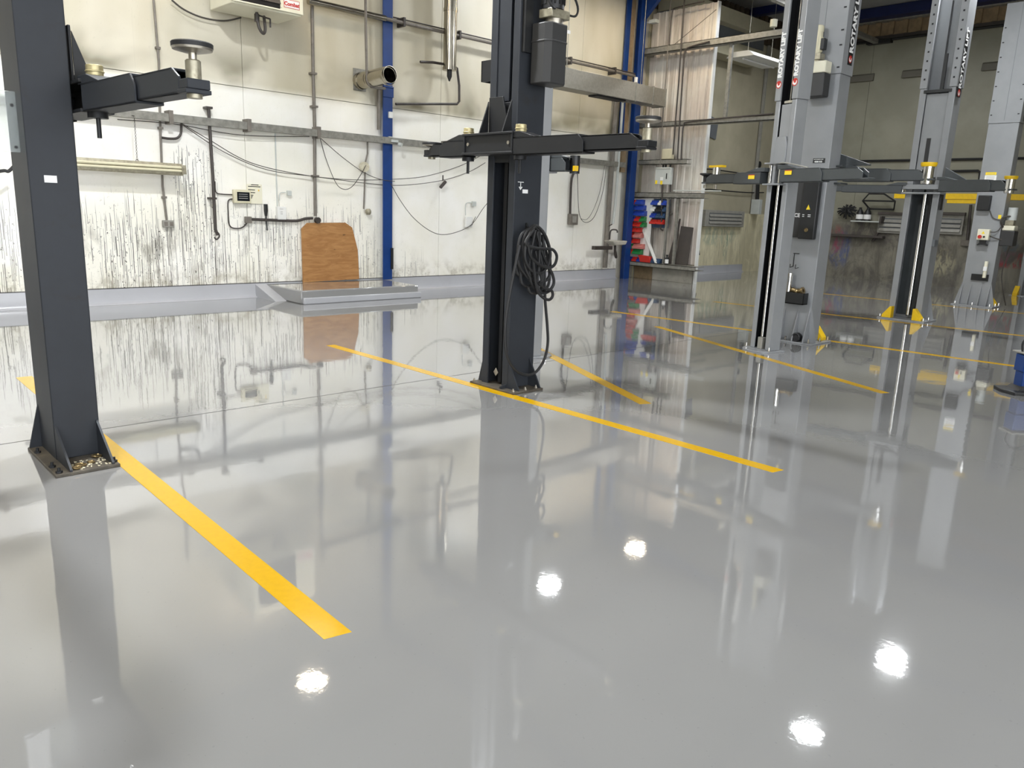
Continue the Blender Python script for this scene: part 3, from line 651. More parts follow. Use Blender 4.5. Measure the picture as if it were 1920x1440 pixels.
m.lathe([(0,.24),(.066,.24),(.066,.3),(.05,.31),(0,.31)],(-.38,.03,3.38),18); m.build('electric_motor', MT['ivory'], B4)
m = M().box(-.41,-.33,-.075,-.03,3.42,3.54); m.build('motor_switch_box', MT['black'], B4, bevel=.004)
# tray with lifting adapters at the foot
tr = M().box(-.40,-.281,-.19,.08,.48,.49); tr.box(-.40,-.395,-.19,.08,.48,.62); tr.box(-.40,-.281,-.19,-.185,.48,.62); tr.box(-.40,-.281,.075,.08,.48,.62)
tr = lab(tr.build('adapter_tray', MT['black'], B4), 'black adapter tray')
m = M().lathe([(0,0),(.045,0),(.045,.27),(.048,.28),(.048,.33),(0,.33)],(-.345,.05,.52),18); lab(m.build('spare_adapter', MT['chrome'], tr), 'tall bright steel spare adapter')
for y, a in ((-.04,.3),(-.1,-.2)):
    m = M(); m.T = Matrix.Translation((-.34,y,.64)) @ Matrix.Rotation(PI/2+a,4,'X'); m.lathe([(0,-.04),(.03,-.04),(.03,.02),(.045,.03),(.045,.05),(.02,.05),(.02,0),(0,0)],(0,0,0),14); m.build('spare_adapter', MT['bronze'], tr)
m = M().tube([(-.29,.06,1.09),(-.30,-.02,1.09)],.005,6); m.tube([(-.285,.05,1.09),(-.285,.05,.93)],.005,6)
m.tube([(-.285,.05,.93),(-.36,.05,.92),(-.36,.05,.96)],.005,6); m.tube([(-.285,-.02,.92),(-.36,-.02,.91),(-.36,-.02,.96)],.005,6); m.build('wire_hook', MT['black'], B4)
m = M().cyl((-.36,-.13,.07),(-.30,-.13,.07),.055,18); m.torus((-.36,-.13,.07),(1,0,0),.045,.012,18,7); lab(m.build('rubber_bung', MT['rubber'], B4), 'round black rubber buffer at the foot')
ca = M().box(-.1,.10,-.33,.33,1.93,1.95); ca.box(-.1,.1,-.33,.33,2.13,2.15); ca.box(-.1,.02,-.15,.15,1.6,2.5)
ca = ca.build('carriage', MT['arm_grey'], B4, bevel=.004)
M().prism([(-.16,2.15),(-.60,2.15),(-.60,2.165),(-.20,2.30),(-.16,2.30)],0,-.01,.06).build('arm_lock_bracket', MT['arm_grey'], ca, bevel=.003)
arm(B4, .05, -.33, -PI/2+.08, 1.965, .15, .14, .52, .34, MT['arm_grey'], MT['arm_grey'], 'yellow')

B5 = big_post('grey lift post with open channel, bright rod and two yellow foot guards', (13.0,4.615,0), PI, 5.05, 3.5, 1)
M().box(-.26,-.25,-.22,.22,.06,1.95).build('belt_guard', MT['arm_grey'], B5)
m = M().box(-.06,-.03,-.155,.155,2.2,3.42); c5 = m.build('carriage', MT['lift_grey'], B5, bevel=.006)
m = M().box(-.09,.02,-.19,.2,3.43,3.475); m.cyl((-.03,-.2,3.44),(-.03,-.2,3.5),.03,10); m.cyl((-.03,.2,3.46),(-.03,.2,3.52),.03,10); m.build('carriage_cap', MT['black'], c5, bevel=.004)
m = M().box(-.03,-.024,-.06,.0,2.2,2.78); m.build('slide_strip', MT['black'], c5)
m = M().box(-.05,-.02,.02,.065,3.48,3.98); m.build('chain_cover', MT['black'], B5)
m = M().box(-.1,.13,-.37,.3,1.95,1.975); m.box(-.1,.1,-.3,.3,2.02,2.09); m.build('carriage_plate', MT['lift_grey'], c5, bevel=.004)
arm(B5, .07, .30, PI/2-.25, 1.985, .17, .14, .75, .2, MT['arm_grey'], MT['arm_grey'], 'yellow')
arm(B5, .07, -.30, -PI/2+.3, 1.955, .12, .14, .85, .3, MT['arm_grey'], MT['arm_grey'], None)
M().prism([(.30,2.155),(.62,2.155),(.30,2.34)],0,.0,.07).build('arm_lock_bracket', MT['arm_grey'], c5, bevel=.003)
for s in (-1,1):
    for i in range(10):
        M().box(.0125,.016,s*.205-.012,s*.205+.012,3.62+i*.13,3.645+i*.13).build('column_hole', MT['slot'], B5)
m = M().box(-.19,-.03,.2625,.2635,3.36,4.25); m.build('decal_strip', MT['black'], B5)
text('ROTARY LIFT', .14, (-.16,.2645,3.48), (0,0,1), (1,0,0), MT['paper'], B5, .004)
logo(B5, (-.11,.264,3.42), .05, (0,1,0), (1,0,0), (0,0,1))
M().box(-.12,-.02,.251,.28,1.72,1.96).build('latch_cover', MT['black'], B5)
M().box(-.14,-.0,.251,.29,1.17,1.27).build('latch_cover', MT['lift_grey_in'], B5)

B6 = big_post('pale grey lift post turned with its back to the camera, white switch box on it', (16.98,4.70,0), 0, 5.42, 3.36, -1, (-1,1))
m = M().box(-.36,-.281,-.02,.2,1.79,2.07); lab(m.build('control_cover', MT['black'], B6, bevel=.014), 'black control cover')
sb = lab(M().box(-.40,-.281,-.10,.10,1.25,1.45).build('switch_box', MT['cream'], B6, bevel=.01), 'white switch box with a red stop button')
m = M().cyl((-.40,.045,1.31),(-.425,.045,1.31),.033,16); m.build('stop_button', MT['red'], sb)
m = M().cyl((-.40,-.025,1.31),(-.41,-.025,1.31),.018,12); m.build('push_button', MT['black'], sb)
m = M().prism([(-.03,1.365),(.03,1.365),(.0,1.415)],0,-.4012,-.40); m.build('warning_triangle', MT['sticker'], sb)
m = M().prism([(-.05,1.25),(.06,1.25),(.05,1.2),(.09,1.16),(.08,1.145),(.03,1.165),(-.03,1.165),(-.08,1.145),(-.09,1.16),(-.04,1.2)],0,-.36,-.30); m.build('cable_hook', MT['black'], B6)
m = M().box(-.2822,-.281,-.02,.16,2.44,2.49); m.build('yellow_notice', MT['sticker'], B6)
m = M().box(-.2822,-.281,-.03,.165,2.28,2.435); m.build('white_notice', MT['paper'], B6)
m = M().box(-.2825,-.2822,.0,.14,2.455,2.462)
for z in (2.41,2.39,2.37,2.35,2.32): m.box(-.2826,-.2822,.0,.14,z,z+.006)
m.build('notice_print', MT['box_grey'], B6)
m = M().box(-.2822,-.281,-.22,-.17,1.65,1.72); m.build('yellow_notice', MT['sticker'], B6)
t6 = lab(M().box(-.30,-.281,-.185,.11,.49,.61).build('adapter_tray', MT['black'], B6), 'black adapter slot')
m = M().lathe([(0,0),(.032,0),(.032,.3),(.028,.31),(0,.31)],(-.325,-.12,.55),16); lab(m.build('spare_adapter', MT['cream'], t6), 'white cylinder standing in the slot')
m = M().box(-.362,-.34,-.15,-.09,.68,.76); m.build('adapter_label', MT['paper'], t6)
m = M().box(-.294,-.2925,-.004,.002,3.4,5.4); m.build('back_seam', MT['lift_grey_in'], B6)
for z in (3.5,3.75,4.0,4.25,4.5,4.75,5.0):
    for y in (-.23, .21): M().box(-.297,-.292,y,y+.03,z,z+.018).build('back_slot', MT['slot'], B6)
m = M().box(-.06,-.14,-.2635,-.2625,3.4,4.3); m.build('decal_strip', MT['black'], B6)
text('ROTARY LIFT', .085, (-.075,-.265,3.5), (0,0,1), (-1,0,0), MT['paper'], B6, .004)
p6 = M().box(-.28,-.02,-.48,-.255,1.16,1.44).build('oil_tank', MT['tank'], B6, bevel=.012)
lab(M().box(-.26,-.03,-.46,-.26,1.44,1.53).build('tank_top', MT['cream'], B6, bevel=.012), 'cream top of the oil tank')
m = M().box(-.22,-.06,-.42,-.28,1.53,1.63); m.build('valve_block', MT['zinc'], B6, bevel=.004)
m = M().cyl((-.14,-.36,1.63),(-.14,-.36,1.86),.08,18); m.build('electric_motor', MT['box_light'], B6, bevel=.004)
m = M().tube([(-.26,-.27,1.5),(-.33,-.24,1.6),(-.28,-.26,1.68),(-.2,-.36,1.7)],.018,7,6); m.tube([(-.29,-.02,1.79),(-.30,-.1,1.66),(-.28,-.25,1.62)],.008,6,6); m.tube([(-.34,-.1,1.40),(-.31,-.2,1.42),(-.27,-.27,1.55)],.008,6,6); m.tube([(-.34,-.1,1.33),(-.31,-.2,1.29),(-.27,-.3,1.27)],.011,6,6); m.build('power_cable', MT['cable'], B6)
m = M().tube([(-.1,-.4,1.16),(-.1,-.36,.9),(-.06,-.34,.6),(-.02,-.4,.3),(.1,-.45,.04)],.011,6,6); m.build('power_cable', MT['cable'], B6)
# yellow lift column at the right edge, its arms pointing along the far wall
Yp = thing('lift_column', 'pale lift post at the right edge with long yellow arms by the far wall', 'car lift', (20.4,4.66,0), PI)
M().prism(cprofile(.5,.28,.095,.016), 2, .015, 4.5).build('column', MT['lift_grey'], Yp, bevel=.008)
M().box(-.38,.14,-.36,.36,0,.018).build('base_plate', MT['lift_grey'], Yp)
for s in (-1,1): lab(M().prism([(.02,.018),(.02,.0),(.16,.0),(.16,.06),(.02,.22)],1,s*.24-.05,s*.24+.05).build('foot_guard', MT['yellow'], Yp, bevel=.004), 'yellow wedge foot guard')
M().box(-.1,.14,-.3,.3,2.05,2.35).build('carriage', MT['yellow'], Yp, bevel=.01)
m = M(); m.box(.2,.34,-3.1,-.25,2.09,2.22); ya_ = m.build('arm', MT['yellow'], Yp, bevel=.006)
m = M().box(.22,.32,-1.9,-.95,2.0,2.085); m.build('arm_extension', MT['yellow'], ya_, bevel=.005)
m = M().cyl((.27,-2.95,2.22),(.27,-2.95,2.3),.06,14); m.build('pad_sleeve', MT['chrome'], ya_)
M().box(.2,.34,.25,1.6,2.09,2.3).build('arm', MT['yellow'], Yp, bevel=.006)

# ---------------------------------------------------------------- back wall: steelwork, pipes, services
def clips(m, pts, r=.012): 
    for p in pts: m.box(p[0]-r, p[0]+r, p[1]-.01, p[1]+.03, p[2]-.012, p[2]+.012)
c = thing('wall_column', 'blue painted steel column standing against the dirty white back wall', 'column', (7.835,11.5,.2))
M().box(-.095,.095,-.02,.0,0,6.4).build('column_flange', MT['blue'], c, bevel=.003)
M().box(-.012,.012,0,.095,0,6.4).build('column_web', MT['blue'], c)
m = M().box(-.105,.105,-.035,-.02,3.05,3.2); m.box(-.1,.1,-.05,-.02,3.2,3.22); m.build('splice_plate', MT['blue'], c, bevel=.003)
m = M().box(.06,.10,-.05,-.02,.18,.55); m.build('rubber_strip', MT['rubber'], c)
m = M().box(.0,.08,-.06,-.02,2.72,2.82); m.build('junction_box', MT['white'], c, bevel=.004)
m = M().box(.0,.07,-.06,-.02,2.35,2.42); m.box(.02,.16,-.10,-.06,2.33,2.37); m.cyl((.15,-.12,2.30),(.18,-.17,2.29),.035,12); lab(m.build('wall_camera', MT['box_light'], c), 'small pale camera on an arm')
c = thing('corner_column', 'tall blue steel column in the corner beside the parts bins', 'column', (14.45,11.42,0))
M().box(-.09,.10,-.03,.0,0,6.5).build('column_flange', MT['blue'], c, bevel=.003)
M().box(-.01,.01,0,.15,0,6.5).build('column_web', MT['blue'], c)
M().box(-.42,-.28,.1,.14,3.0,6.5).build('column_flange', MT['blue'], c, bevel=.003)
M().box(-.26,-.10,.13,.17,2.4,6.5).build('infill_board', MT['brown'], c)
M().prism([(-.03,5.6),(-.5,6.05),(-3.2,6.45),(-3.2,6.69),(-.0,6.69)], 0, -.05, .05).build('haunch', MT['blue'], c)
m = M().box(.06,.2,-.30,-.12,5.55,5.62); m.box(.1,.15,-.12,-.03,5.57,5.6); m.build('flood_light', MT['box_light'], c, bevel=.004)
# lip channel rail
c = thing('wall_rail', 'long grey galvanised channel rail fixed across the back wall', 'rail', (5,11.45,2.5))
m = M().prism([(11.43-11.45,0),(11.52-11.45,0),(11.52-11.45,.012),(-.008,.012),(-.008,.093),(.07,.093),(.07,.105),(-.02,.105)], 0, -12, 9.2); m.build('channel', MT['galv'], c)
for x in (-3.2,-.78,.35,1.5,4.1,6.1): M().box(x-.03,x+.03,-.035,.15,-.03,.15).build('rail_bracket', MT['conduit'], c, bevel=.003)
# corrugated gas pipe high up
c = thing('gas_pipe', 'long grey pipe running along the wall above the heater line', 'pipe', (8.1,11.42,4.45))
m = M().tube([(6.297,11.42,4.393),(6.921,11.42,4.403),(7.612,11.42,4.403),(7.674,11.42,4.389)], .045, 10); m.build('pipe_lagging', MT['duct'], c) if False else None
m = M().cyl((-1.75,.0,.0),(-.36,0,.0),.05,12); lab(m.build('lagged_length', MT['flue'], c), 'shiny lagged length')
m = M().cyl((-.36,0,.0),(6.2,0,.0),.03,10); m.build('pipe_run', MT['conduit'], c)
m = M().cyl((-.2,0,.05),(6.2,0,.05),.012,8); m.build('tracing_pipe', MT['conduit_dark'], c)
m = M()
for x in (0,1.2,2.6,4.1,5.5): m.box(x-.02,x+.02,-.04,.16,-.06,.08)
m.build('pipe_clip', MT['conduit_dark'], c)['kind'] = 'stuff'
tag(M().cyl((14.2,11.3,4.02),(14.2,11.3,4.40),.04,12).build('drop_pipe', MT['white']), 'short pale vertical pipe between the high pipe and the duct near the corner', 'pipe')
# square duct
c = thing('air_duct', 'square galvanised air duct high on the wall by the corner', 'duct', (12.9,10.85,3.78))
m = M().box(-2.1,.55,-.17,.17,0,.36); m.build('duct_length', MT['duct'], c, bevel=.006)
m = M().box(.56,1.60,-.165,.165,.005,.355); m.build('duct_length', MT['duct'], c, bevel=.006)
for x in (.55,1.15,1.58): M().box(x-.012,x+.012,-.18,.18,-.01,.37).build('duct_flange', MT['galv'], c, bevel=.003)
M().box(1.60,1.62,-.14,.14,.03,.33).build('duct_mouth', MT['slot'], c)
M().box(-.6,.3,-.12,.12,-.03,0).build('duct_slot', MT['slot'], c)
for x in (-1.4,.9): M().cyl((x,0,.36),(x,0,2.9),.008,6).build('hanger_rod', MT['galv'], c)
# unit heater
c = thing('unit_heater', 'white hanging warm-air heater with louvres and a red badge, top left', 'heater', (5.34,11.0,4.05))
m = M().box(-.48,.54,-.22,.48,0,.95); m.box(-.50,.56,-.25,-.22,.02,.95)
m.build('casing', MT['cream'], c, bevel=.01)
M().box(-.44,.20,-.258,-.25,.03,.8).build('louvre_opening', MT['slatblack'], c)
fr = M().box(-.46,.22,-.27,-.25,.02,.035); fr.box(-.46,-.44,-.27,-.25,.06,.8); fr.box(.20,.22,-.27,-.25,.06,.8); fr.build('louvre_frame', MT['cream'], c)
for i in range(5):
    m = M().prism([(-.285,.10+i*.14),(-.255,.155+i*.14),(-.25,.15+i*.14),(-.28,.095+i*.14)],0,-.44,.2); m.build('louvre', MT['sheet_dark'], c)
M().box(.26,.50,-.2525,-.25,.075,.185).build('badge', MT['red'], c); M().box(.267,.493,-.2535,-.2525,.082,.178).build('badge_face', MT['paper'], c)
text('Combat', .07, (.38,-.255,.105), (1,0,0), (0,0,1), MT['red'], c, .003, align='CENTER')
m = M().tube([(.0,.05,.0),(.02,.04,-.18),(.08,.04,-.26),(.12,.05,-.2),(.12,.08,-.02)],.022,8,6); m.cyl((.0,.05,-.02),(.0,.05,-.12),.035,10); m.cyl((.0,.05,-.03),(.2,.05,-.05),.012,8); m.cyl((.2,.05,-.05),(.2,.05,-.16),.012,8); m.build('gas_cock', MT['conduit_dark'], c)
tag(M().tube([(4.345,11.5,4.087),(4.504,11.5,3.996),(4.758,11.5,3.94),(5.062,11.5,3.953),(5.317,11.5,4.041)], .012, 6, 6).build('heater_cable', MT['cable']), 'dark cable sagging to the left side of the heater', 'cable')
# flue, exhaust tube, gas cock pipe
c = thing('flue_pipe', 'short stainless flue pipe sticking out through the wall beside the blue column', 'pipe', (7.35,11.59,3.45))
M().box(-.12,.12,-.01,.0,-.15,.19).build('wall_plate', MT['galv'], c)
m = M(); m.pipe((.0,0,.0),(.02,-.85,.03),.13,.006,24); m.build('pipe_tube', MT['flue'], c)
M().cyl((.0,-.3,.01),(.0,-.31,.01),.124,24).build('pipe_inside', MT['slot'], c)
for y in (-.06,-.34,-.8): m = M(); m.pipe((0.0,y,.0),(0.0,y-.04,.0),.138,.008,24); m.build('pipe_ring', MT['flue'], c)
c = thing('exhaust_drop_tube', 'shiny vertical exhaust tube hanging down with a black nozzle', 'pipe', (9.0,11.3,3.62))
m = M(); m.cyl((0,0,.2),(0,0,2.6),.115,22); m.build('tube_body', MT['flue'], c)
for z in (.2,1.15): m = M(); m.pipe((0,0,z),(0,0,z+.05),.125,.01,22); m.build('tube_band', MT['flue'], c)
m = M().lathe([(0,0.02),(.01,.02),(.045,.1),(.045,.2),(0,.2)],(0,0,0),14); m.build('nozzle', MT['rubber'], c)
c = tag(M().tube([(8.477,11.45,3.899),(8.752,11.45,3.93),(9.204,11.45,3.942),(9.29,11.45,3.91),(9.347,11.45,3.63),(9.355,11.45,3.358),(9.307,11.45,3.306),(8.624,11.45,3.23),(7.972,11.45,3.156)], .022, 8).build('gas_branch_pipe', MT['conduit_dark']), 'dark bent pipe with a valve, looping right of the blue column', 'pipe')
# vertical conduits
def conduit(name, label, pts, r, mat='conduit', k=0, cl=(), cat='conduit'):
    m = M().tube(pts, r, 8, k)
    for p in cl: m.box(p[0]-r*1.9, p[0]+r*1.9, p[1]-r*1.6, 11.594, p[2]-.015, p[2]+.015)
    return tag(m.build(name, MT[mat]), label, cat)
conduit('conduit', 'thin grey conduit running down to the double socket right of the left post', [(4.128,11.56,4.054),(4.148,11.56,3.265),(4.116,11.56,2.519),(4.096,11.56,1.623),(4.126,11.56,1.152)], .016, cl=[(4.145,11.56,3.455),(4.116,11.56,2.413),(4.109,11.56,1.477)])
conduit('conduit_bend', 'dark bent conduit stub branching off the thin grey conduit under the rail', [(4.116,11.54,2.285),(4.223,11.54,2.28),(4.327,11.54,2.296),(4.383,11.54,2.366),(4.397,11.54,2.496)], .017, 'conduit_dark', 4)
conduit('drop_pipe', 'dark brown pipe ending in a hook near the first power socket', [(4.78,11.5,2.764),(4.783,11.5,2.51),(4.795,11.5,1.805),(4.797,11.5,1.041),(4.825,11.5,0.956)], .024, 'conduit_dark', cl=[(4.78,11.5,2.749),(4.779,11.5,1.487)])
m = M().tube([(4.795,11.48,1.011),(4.833,11.48,0.98),(4.839,11.48,0.934),(4.797,11.48,0.895),(4.767,11.48,0.926)], .012, 7, 4); tag(m.build('pipe_hook', MT['conduit_dark']), 'small curled hook at the lower end of the dark brown pipe', 'hook')
conduit('conduit', 'long grey conduit running down the middle of the wall to the plywood board', [(6.48,11.54,4.805),(6.476,11.54,3.429),(6.486,11.54,2.634),(6.476,11.54,2.144),(6.466,11.54,1.268)], .026, cl=[(6.477,11.54,3.444),(6.484,11.54,2.955),(6.48,11.54,1.897)])
conduit('conduit', 'pipe dropping from the roof and bending into the flue outlet', [(7.221,11.2,4.827),(7.226,11.2,4.133),(7.242,11.2,3.421),(7.282,11.2,3.346),(7.413,11.2,3.322),(7.588,11.2,3.336)], .022, 'conduit', cl=())
conduit('conduit', 'short conduit with a dark foot under the flue outlet', [(7.664,11.5,3.352),(7.663,11.5,2.716)], .03)
conduit('cable_drop', 'thin conduit with a lamp-holder beside the blue column', [(7.454,11.52,2.502),(7.453,11.52,2.313),(7.41,11.52,2.163),(7.398,11.52,1.903),(7.373,11.52,1.402)], .014, 'conduit')
m = M().cyl([(7.408,11.55,2.095)][0], [(7.376,11.5,2.092)][0], .085, 18); tag(m.build('conduit_box', MT['zinc']), 'round metal conduit box left of the blue column', 'box')
m = M().lathe([(0,0),(.03,0),(.05,.03),(.05,.07),(.03,.1),(0,.1)], (7.47,11.53,1.31), 14); tag(m.build('lamp_holder', MT['zinc']), 'grey socket end hanging below the round conduit box', 'socket')
conduit('conduit', 'dark horizontal conduit above the plywood board', [(5.372,11.55,1.197),(5.809,11.55,1.188),(6.138,11.55,1.186),(6.289,11.55,1.222),(6.423,11.55,1.233)], .022, 'conduit_dark', 3, cl=[(5.632,11.55,1.193),(5.99,11.55,1.183)])
m = M().cyl((6.5,11.5,1.20),(6.5,11.56,1.20),.05,12); tag(m.build('conduit_tee', MT['conduit_dark']), 'dark round conduit tee at the corner of the plywood board', 'box')
def wbox(name, label, cat, x, z, w_, h, d, mat, Y=11.59, group=None):
    return tag(M().box(x-w_/2, x+w_/2, Y-d, Y, z-h/2, z+h/2).build(name, MT[mat], bevel=.008), label, cat, group)
b = thing('double_socket', 'grey double power socket below the thin conduit right of the left post', 'socket', (4.14,11.58,1.11)); M().box(-.08,.08,-.05,0,-.05,.05).build('box_body', MT['box_grey'], b, bevel=.01)
for x in (-.038,.038): M().box(x-.025,x+.025,-.056,-.05,-.03,.03).build('socket_face', MT['conduit'], b, bevel=.003)
b = thing('thermostat', 'ivory controller box with a dark display on the white wall', 'controller', (5.24,11.58,1.53)); M().box(-.135,.135,-.07,0,-.1,.1).build('box_body', MT['ivory'], b, bevel=.012)
M().box(-.085,.11,-.073,-.07,-.065,.065).build('display', MT['screen'], b); 
m = M()
for z in (.03,0,-.03): m.box(-.06,.08,-.0735,-.073,z,z+.008)
m.build('display_text', MT['box_grey'], b)
b = thing('instruction_sign', 'cream instruction sheet with black lines beside the ivory controller', 'sign', (5.47,11.585,1.57)); M().box(-.13,.115,-.008,0,-.14,.15).build('sheet', MT['cream'], b)
m = M()
for z, x0, x1 in ((.11,-.11,.09),(.135,-.06,.06),(.06,-.11,0),(.02,-.11,0),(-.02,-.1,-.03),(-.04,-.1,-.04),(-.06,-.1,-.05)): m.box(x0,x1,-.0088,-.008,z,z+.011)
m.build('print_line', MT['screen'], b)
m = M().prism([(.045,.05),(.075,.05),(.06,.08)],1,-.0088,-.008); m.build('warning_triangle', MT['yellow'], b)
conduit('controller_cable', 'thin cable from the dark pipe into the ivory controller', [(4.852,11.57,1.733),(4.86,11.57,1.581),(4.939,11.57,1.553),(5.11,11.57,1.552)], .009, 'conduit_dark', 4)
conduit('controller_cable', 'looping cable with clips from the ivory controller to the isolator', [(5.116,11.57,1.49),(5.04,11.57,1.456),(5.032,11.57,1.276),(5.034,11.57,1.135),(5.08,11.57,1.065),(5.205,11.57,1.058),(5.283,11.57,1.099),(5.319,11.57,1.147)], .010, 'conduit_dark', 4)
wbox('isolator_box', 'small grey isolator box at the end of the dark horizontal conduit', 'box', 5.335, 1.185, .1, .1, .06, 'conduit')
c = thing('hanging_tool', 'black round brush hanging on the wall left of the white telephone socket', 'tool', (5.635,11.55,1.03)); m = M().cyl((0,0,.0),(-.012,0,.24),.011,8); m.build('shaft', MT['black'], c); m = M().lathe([(0,.22),(.02,.22),(.03,.3),(.03,.4),(0,.4)],(-.012,0,0),10); m.build('handle', MT['black'], c)
b = thing('telephone_socket', 'tall white wall box above the dark horizontal conduit', 'box', (5.88,11.59,1.30)); M().box(-.075,.075,-.07,0,-.1,.1).build('box_body', MT['white'], b, bevel=.008); m = M().box(-.04,.02,-.0712,-.07,.06,.066)
for z in (.02,0,-.02): m.box(-.03,.01,-.0712,-.07,z,z+.006)
m.build('face_print', MT['box_grey'], b)
wbox('junction_box', 'small square grey box above the white telephone socket', 'box', 6.03, 1.61, .07, .08, .05, 'box_light')
conduit('wire', 'short pale wire looping from the small square box', [(5.977,11.57,1.618),(5.896,11.57,1.615),(5.868,11.57,1.573),(5.865,11.57,1.492)], .006, 'box_light', 4)
conduit('surface_conduit', 'thin pale conduit above the white telephone socket', [(5.834,11.585,2.497),(5.831,11.585,1.862),(5.833,11.585,1.392)], .010, 'box_light')
b = thing('junction_box', 'white upright box with a curl of cable left of the middle post', 'box', (9.73,11.585,1.225)); M().box(-.08,.08,-.06,0,-.1,.1).build('box_body', MT['white'], b, bevel=.008); m = M().tube([(.0,-.07,-.08),(.05,-.075,-.06),(.08,-.07,.0),(.16,-.05,.1)],.006,6,4); m.build('cable_tail', MT['cable'], b)
wbox('junction_box', 'tiny square box up and right of the white upright box', 'box', 9.86, 1.565, .09, .09, .05, 'box_light')
conduit('wire', 'pale wire between the white upright box and the tiny square box', [(9.667,11.57,1.343),(9.661,11.57,1.54),(9.726,11.57,1.582),(9.805,11.57,1.584)], .007, 'box_light', 3)
b = thing('isolator_box', 'grey switch box at the end of a bent conduit right of the middle post', 'box', (12.66,11.585,1.325)); M().box(-.125,.125,-.09,0,-.115,.115).build('box_body', MT['conduit'], b, bevel=.01); M().box(-.06,.06,-.1,-.09,-.07,.07).build('switch_face', MT['box_grey'], b, bevel=.004)
conduit('conduit', 'dark bent conduit dropping from the rail right of the middle post', [(12.662,11.54,2.539),(12.66,11.54,2.363),(12.557,11.54,2.171),(12.55,11.54,1.839),(12.565,11.54,1.427)], .025, 'conduit_dark', 3)
conduit('soil_pipe', 'grey pipe running down the wall just left of the corner column', [(13.823,11.5,4.094),(13.804,11.5,2.864),(13.795,11.5,1.479),(13.784,11.5,0.262)], .055)
conduit('water_pipe', 'thin pale pipe beside the grey pipe at the corner', [(13.98,11.45,3.944),(13.97,11.45,2.647),(13.954,11.45,1.719),(13.909,11.45,1.246)], .03, 'box_light')
c = thing('wash_basin', 'small grubby white wash basin fixed near the corner column', 'basin', (13.97,11.34,.78))
m = M().prism([(-.26,.10),(.26,.10),(.2,.01),(-.16,0),(-.22,.05)],1,-.1,.18); m.build('bowl', MT['concrete'], c, bevel=.02)
m = M().box(-.75,-.15,.0,.1,-.1,-.02); m.tube([(.0,.05,0),(.02,.05,-.2),(.1,.08,-.28),(.14,.15,-.15)],.03,8,5); m.build('waste_trap', MT['conduit_dark'], c)
m = M().tube([(-.15,.1,.12),(-.15,.08,.32),(-.08,-.02,.34),(-.06,-.04,.28)],.016,7,5); m.cyl((-.2,.1,.42),(-.1,.1,.46),.012,8); m.build('tap', MT['conduit_dark'], c)
# plywood board
c = thing('plywood_board', 'brown plywood board with cut corners leaning on the back wall over the plinth', 'board', (6.75,11.56,.2))
M().prism([(-.52,.0),(-.525,.86),(-.42,.955),(.28,.97),(.41,.89),(.515,.52),(.54,.02)],1,-.015,.015).build('board', MT['ply'], c)
m = M()
# fluorescent fitting hanging by a chain
c = thing('fluorescent_light', 'dirty unlit fluorescent light hung by a chain beside the left post', 'light', (3.45,11.35,1.80))
m = M().prism([(-.09,.0),(-.06,-.02),(.06,-.02),(.09,.0),(.09,.06),(.05,.14),(-.05,.14),(-.09,.06)],0,-1.0,.84); m.build('housing', MT['zinc'], c, bevel=.004)
for z in (.04,.085): lab(M().cyl((-.95,-.10,z),(.82,-.10,z),.019,12).build('lamp_tube', MT['ivory'], c), 'unlit lamp tube')
m = M().box(.80,.86,-.13,.05,.0,.12); m.build('end_cap', MT['zinc'], c, bevel=.005)
m = M()
for i in range(26): m.torus((.26,.0,.155+i*.022),(0,1,0) if i % 2 else (1,0,0),.010,.0025,8,4)
m.torus((.26,0,.145),(0,1,0),.018,.004,10,5); m.tube([(.26,0,.72),(.26,.09,.73)],.006,6); m.build('chain', MT['conduit_dark'], c)
m = M()
for i in range(26): m.torus((-.6,.0,.155+i*.022),(0,1,0) if i % 2 else (1,0,0),.010,.0025,8,4)
m.build('chain', MT['conduit_dark'], c)
tag(M().tube([(2.072,11.3,1.707),(2.151,11.3,1.724),(2.195,11.3,1.72),(2.256,11.3,1.781)], .02, 7, 5).build('pipe_stub', MT['rubber']), 'short black pipe end sticking out left of the left post', 'pipe')
# slack cables
def cable(label, pts, r=.006, k=8): tag(M().tube(pts, r, 5, k).build('slack_cable', MT['cable']), label, 'cable')
cable('upper long slack cable sagging across the whole back wall', [(4.368,11.5,2.506),(4.765,11.5,2.31),(5.382,11.5,2.031),(6.26,11.5,1.901),(7.136,11.5,1.872),(7.99,11.5,1.925),(8.68,11.5,2.016),(9.415,11.5,2.227),(9.994,11.5,2.477)])
cable('lower long slack cable sagging across the whole back wall', [(4.425,11.52,2.469),(4.987,11.52,2.157),(5.644,11.52,1.946),(6.459,11.52,1.887),(7.567,11.52,1.824),(8.23,11.52,1.837),(9.061,11.52,1.961),(9.692,11.52,2.148),(10.085,11.52,2.338)])
cable('cable hanging in a deep loop from the rail left of the blue column', [(6.544,11.48,2.491),(6.652,11.48,2.155),(6.822,11.48,1.805),(6.97,11.48,1.71),(7.123,11.48,1.76),(7.279,11.48,1.94),(7.394,11.48,2.119)])
cable('cable slanting from the rail down to the blue column', [(6.557,11.47,2.475),(6.921,11.47,2.231),(7.325,11.47,2.011),(7.663,11.47,1.908),(7.969,11.47,1.888)])
cable('long cable drooping from the blue column to the white upright box', [(7.867,11.45,1.856),(8.069,11.45,1.577),(8.358,11.45,1.282),(8.717,11.45,1.061),(9.026,11.45,0.986),(9.406,11.45,1.047),(9.73,11.45,1.189),(9.988,11.45,1.473),(10.133,11.45,1.617)])
cable('thin cable loop hanging left of the corner pipes', [(12.654,11.5,2.516),(12.703,11.5,2.123),(12.81,11.5,1.456),(13.035,11.5,1.267),(13.325,11.5,1.41),(13.548,11.5,1.936),(13.619,11.5,2.511)])
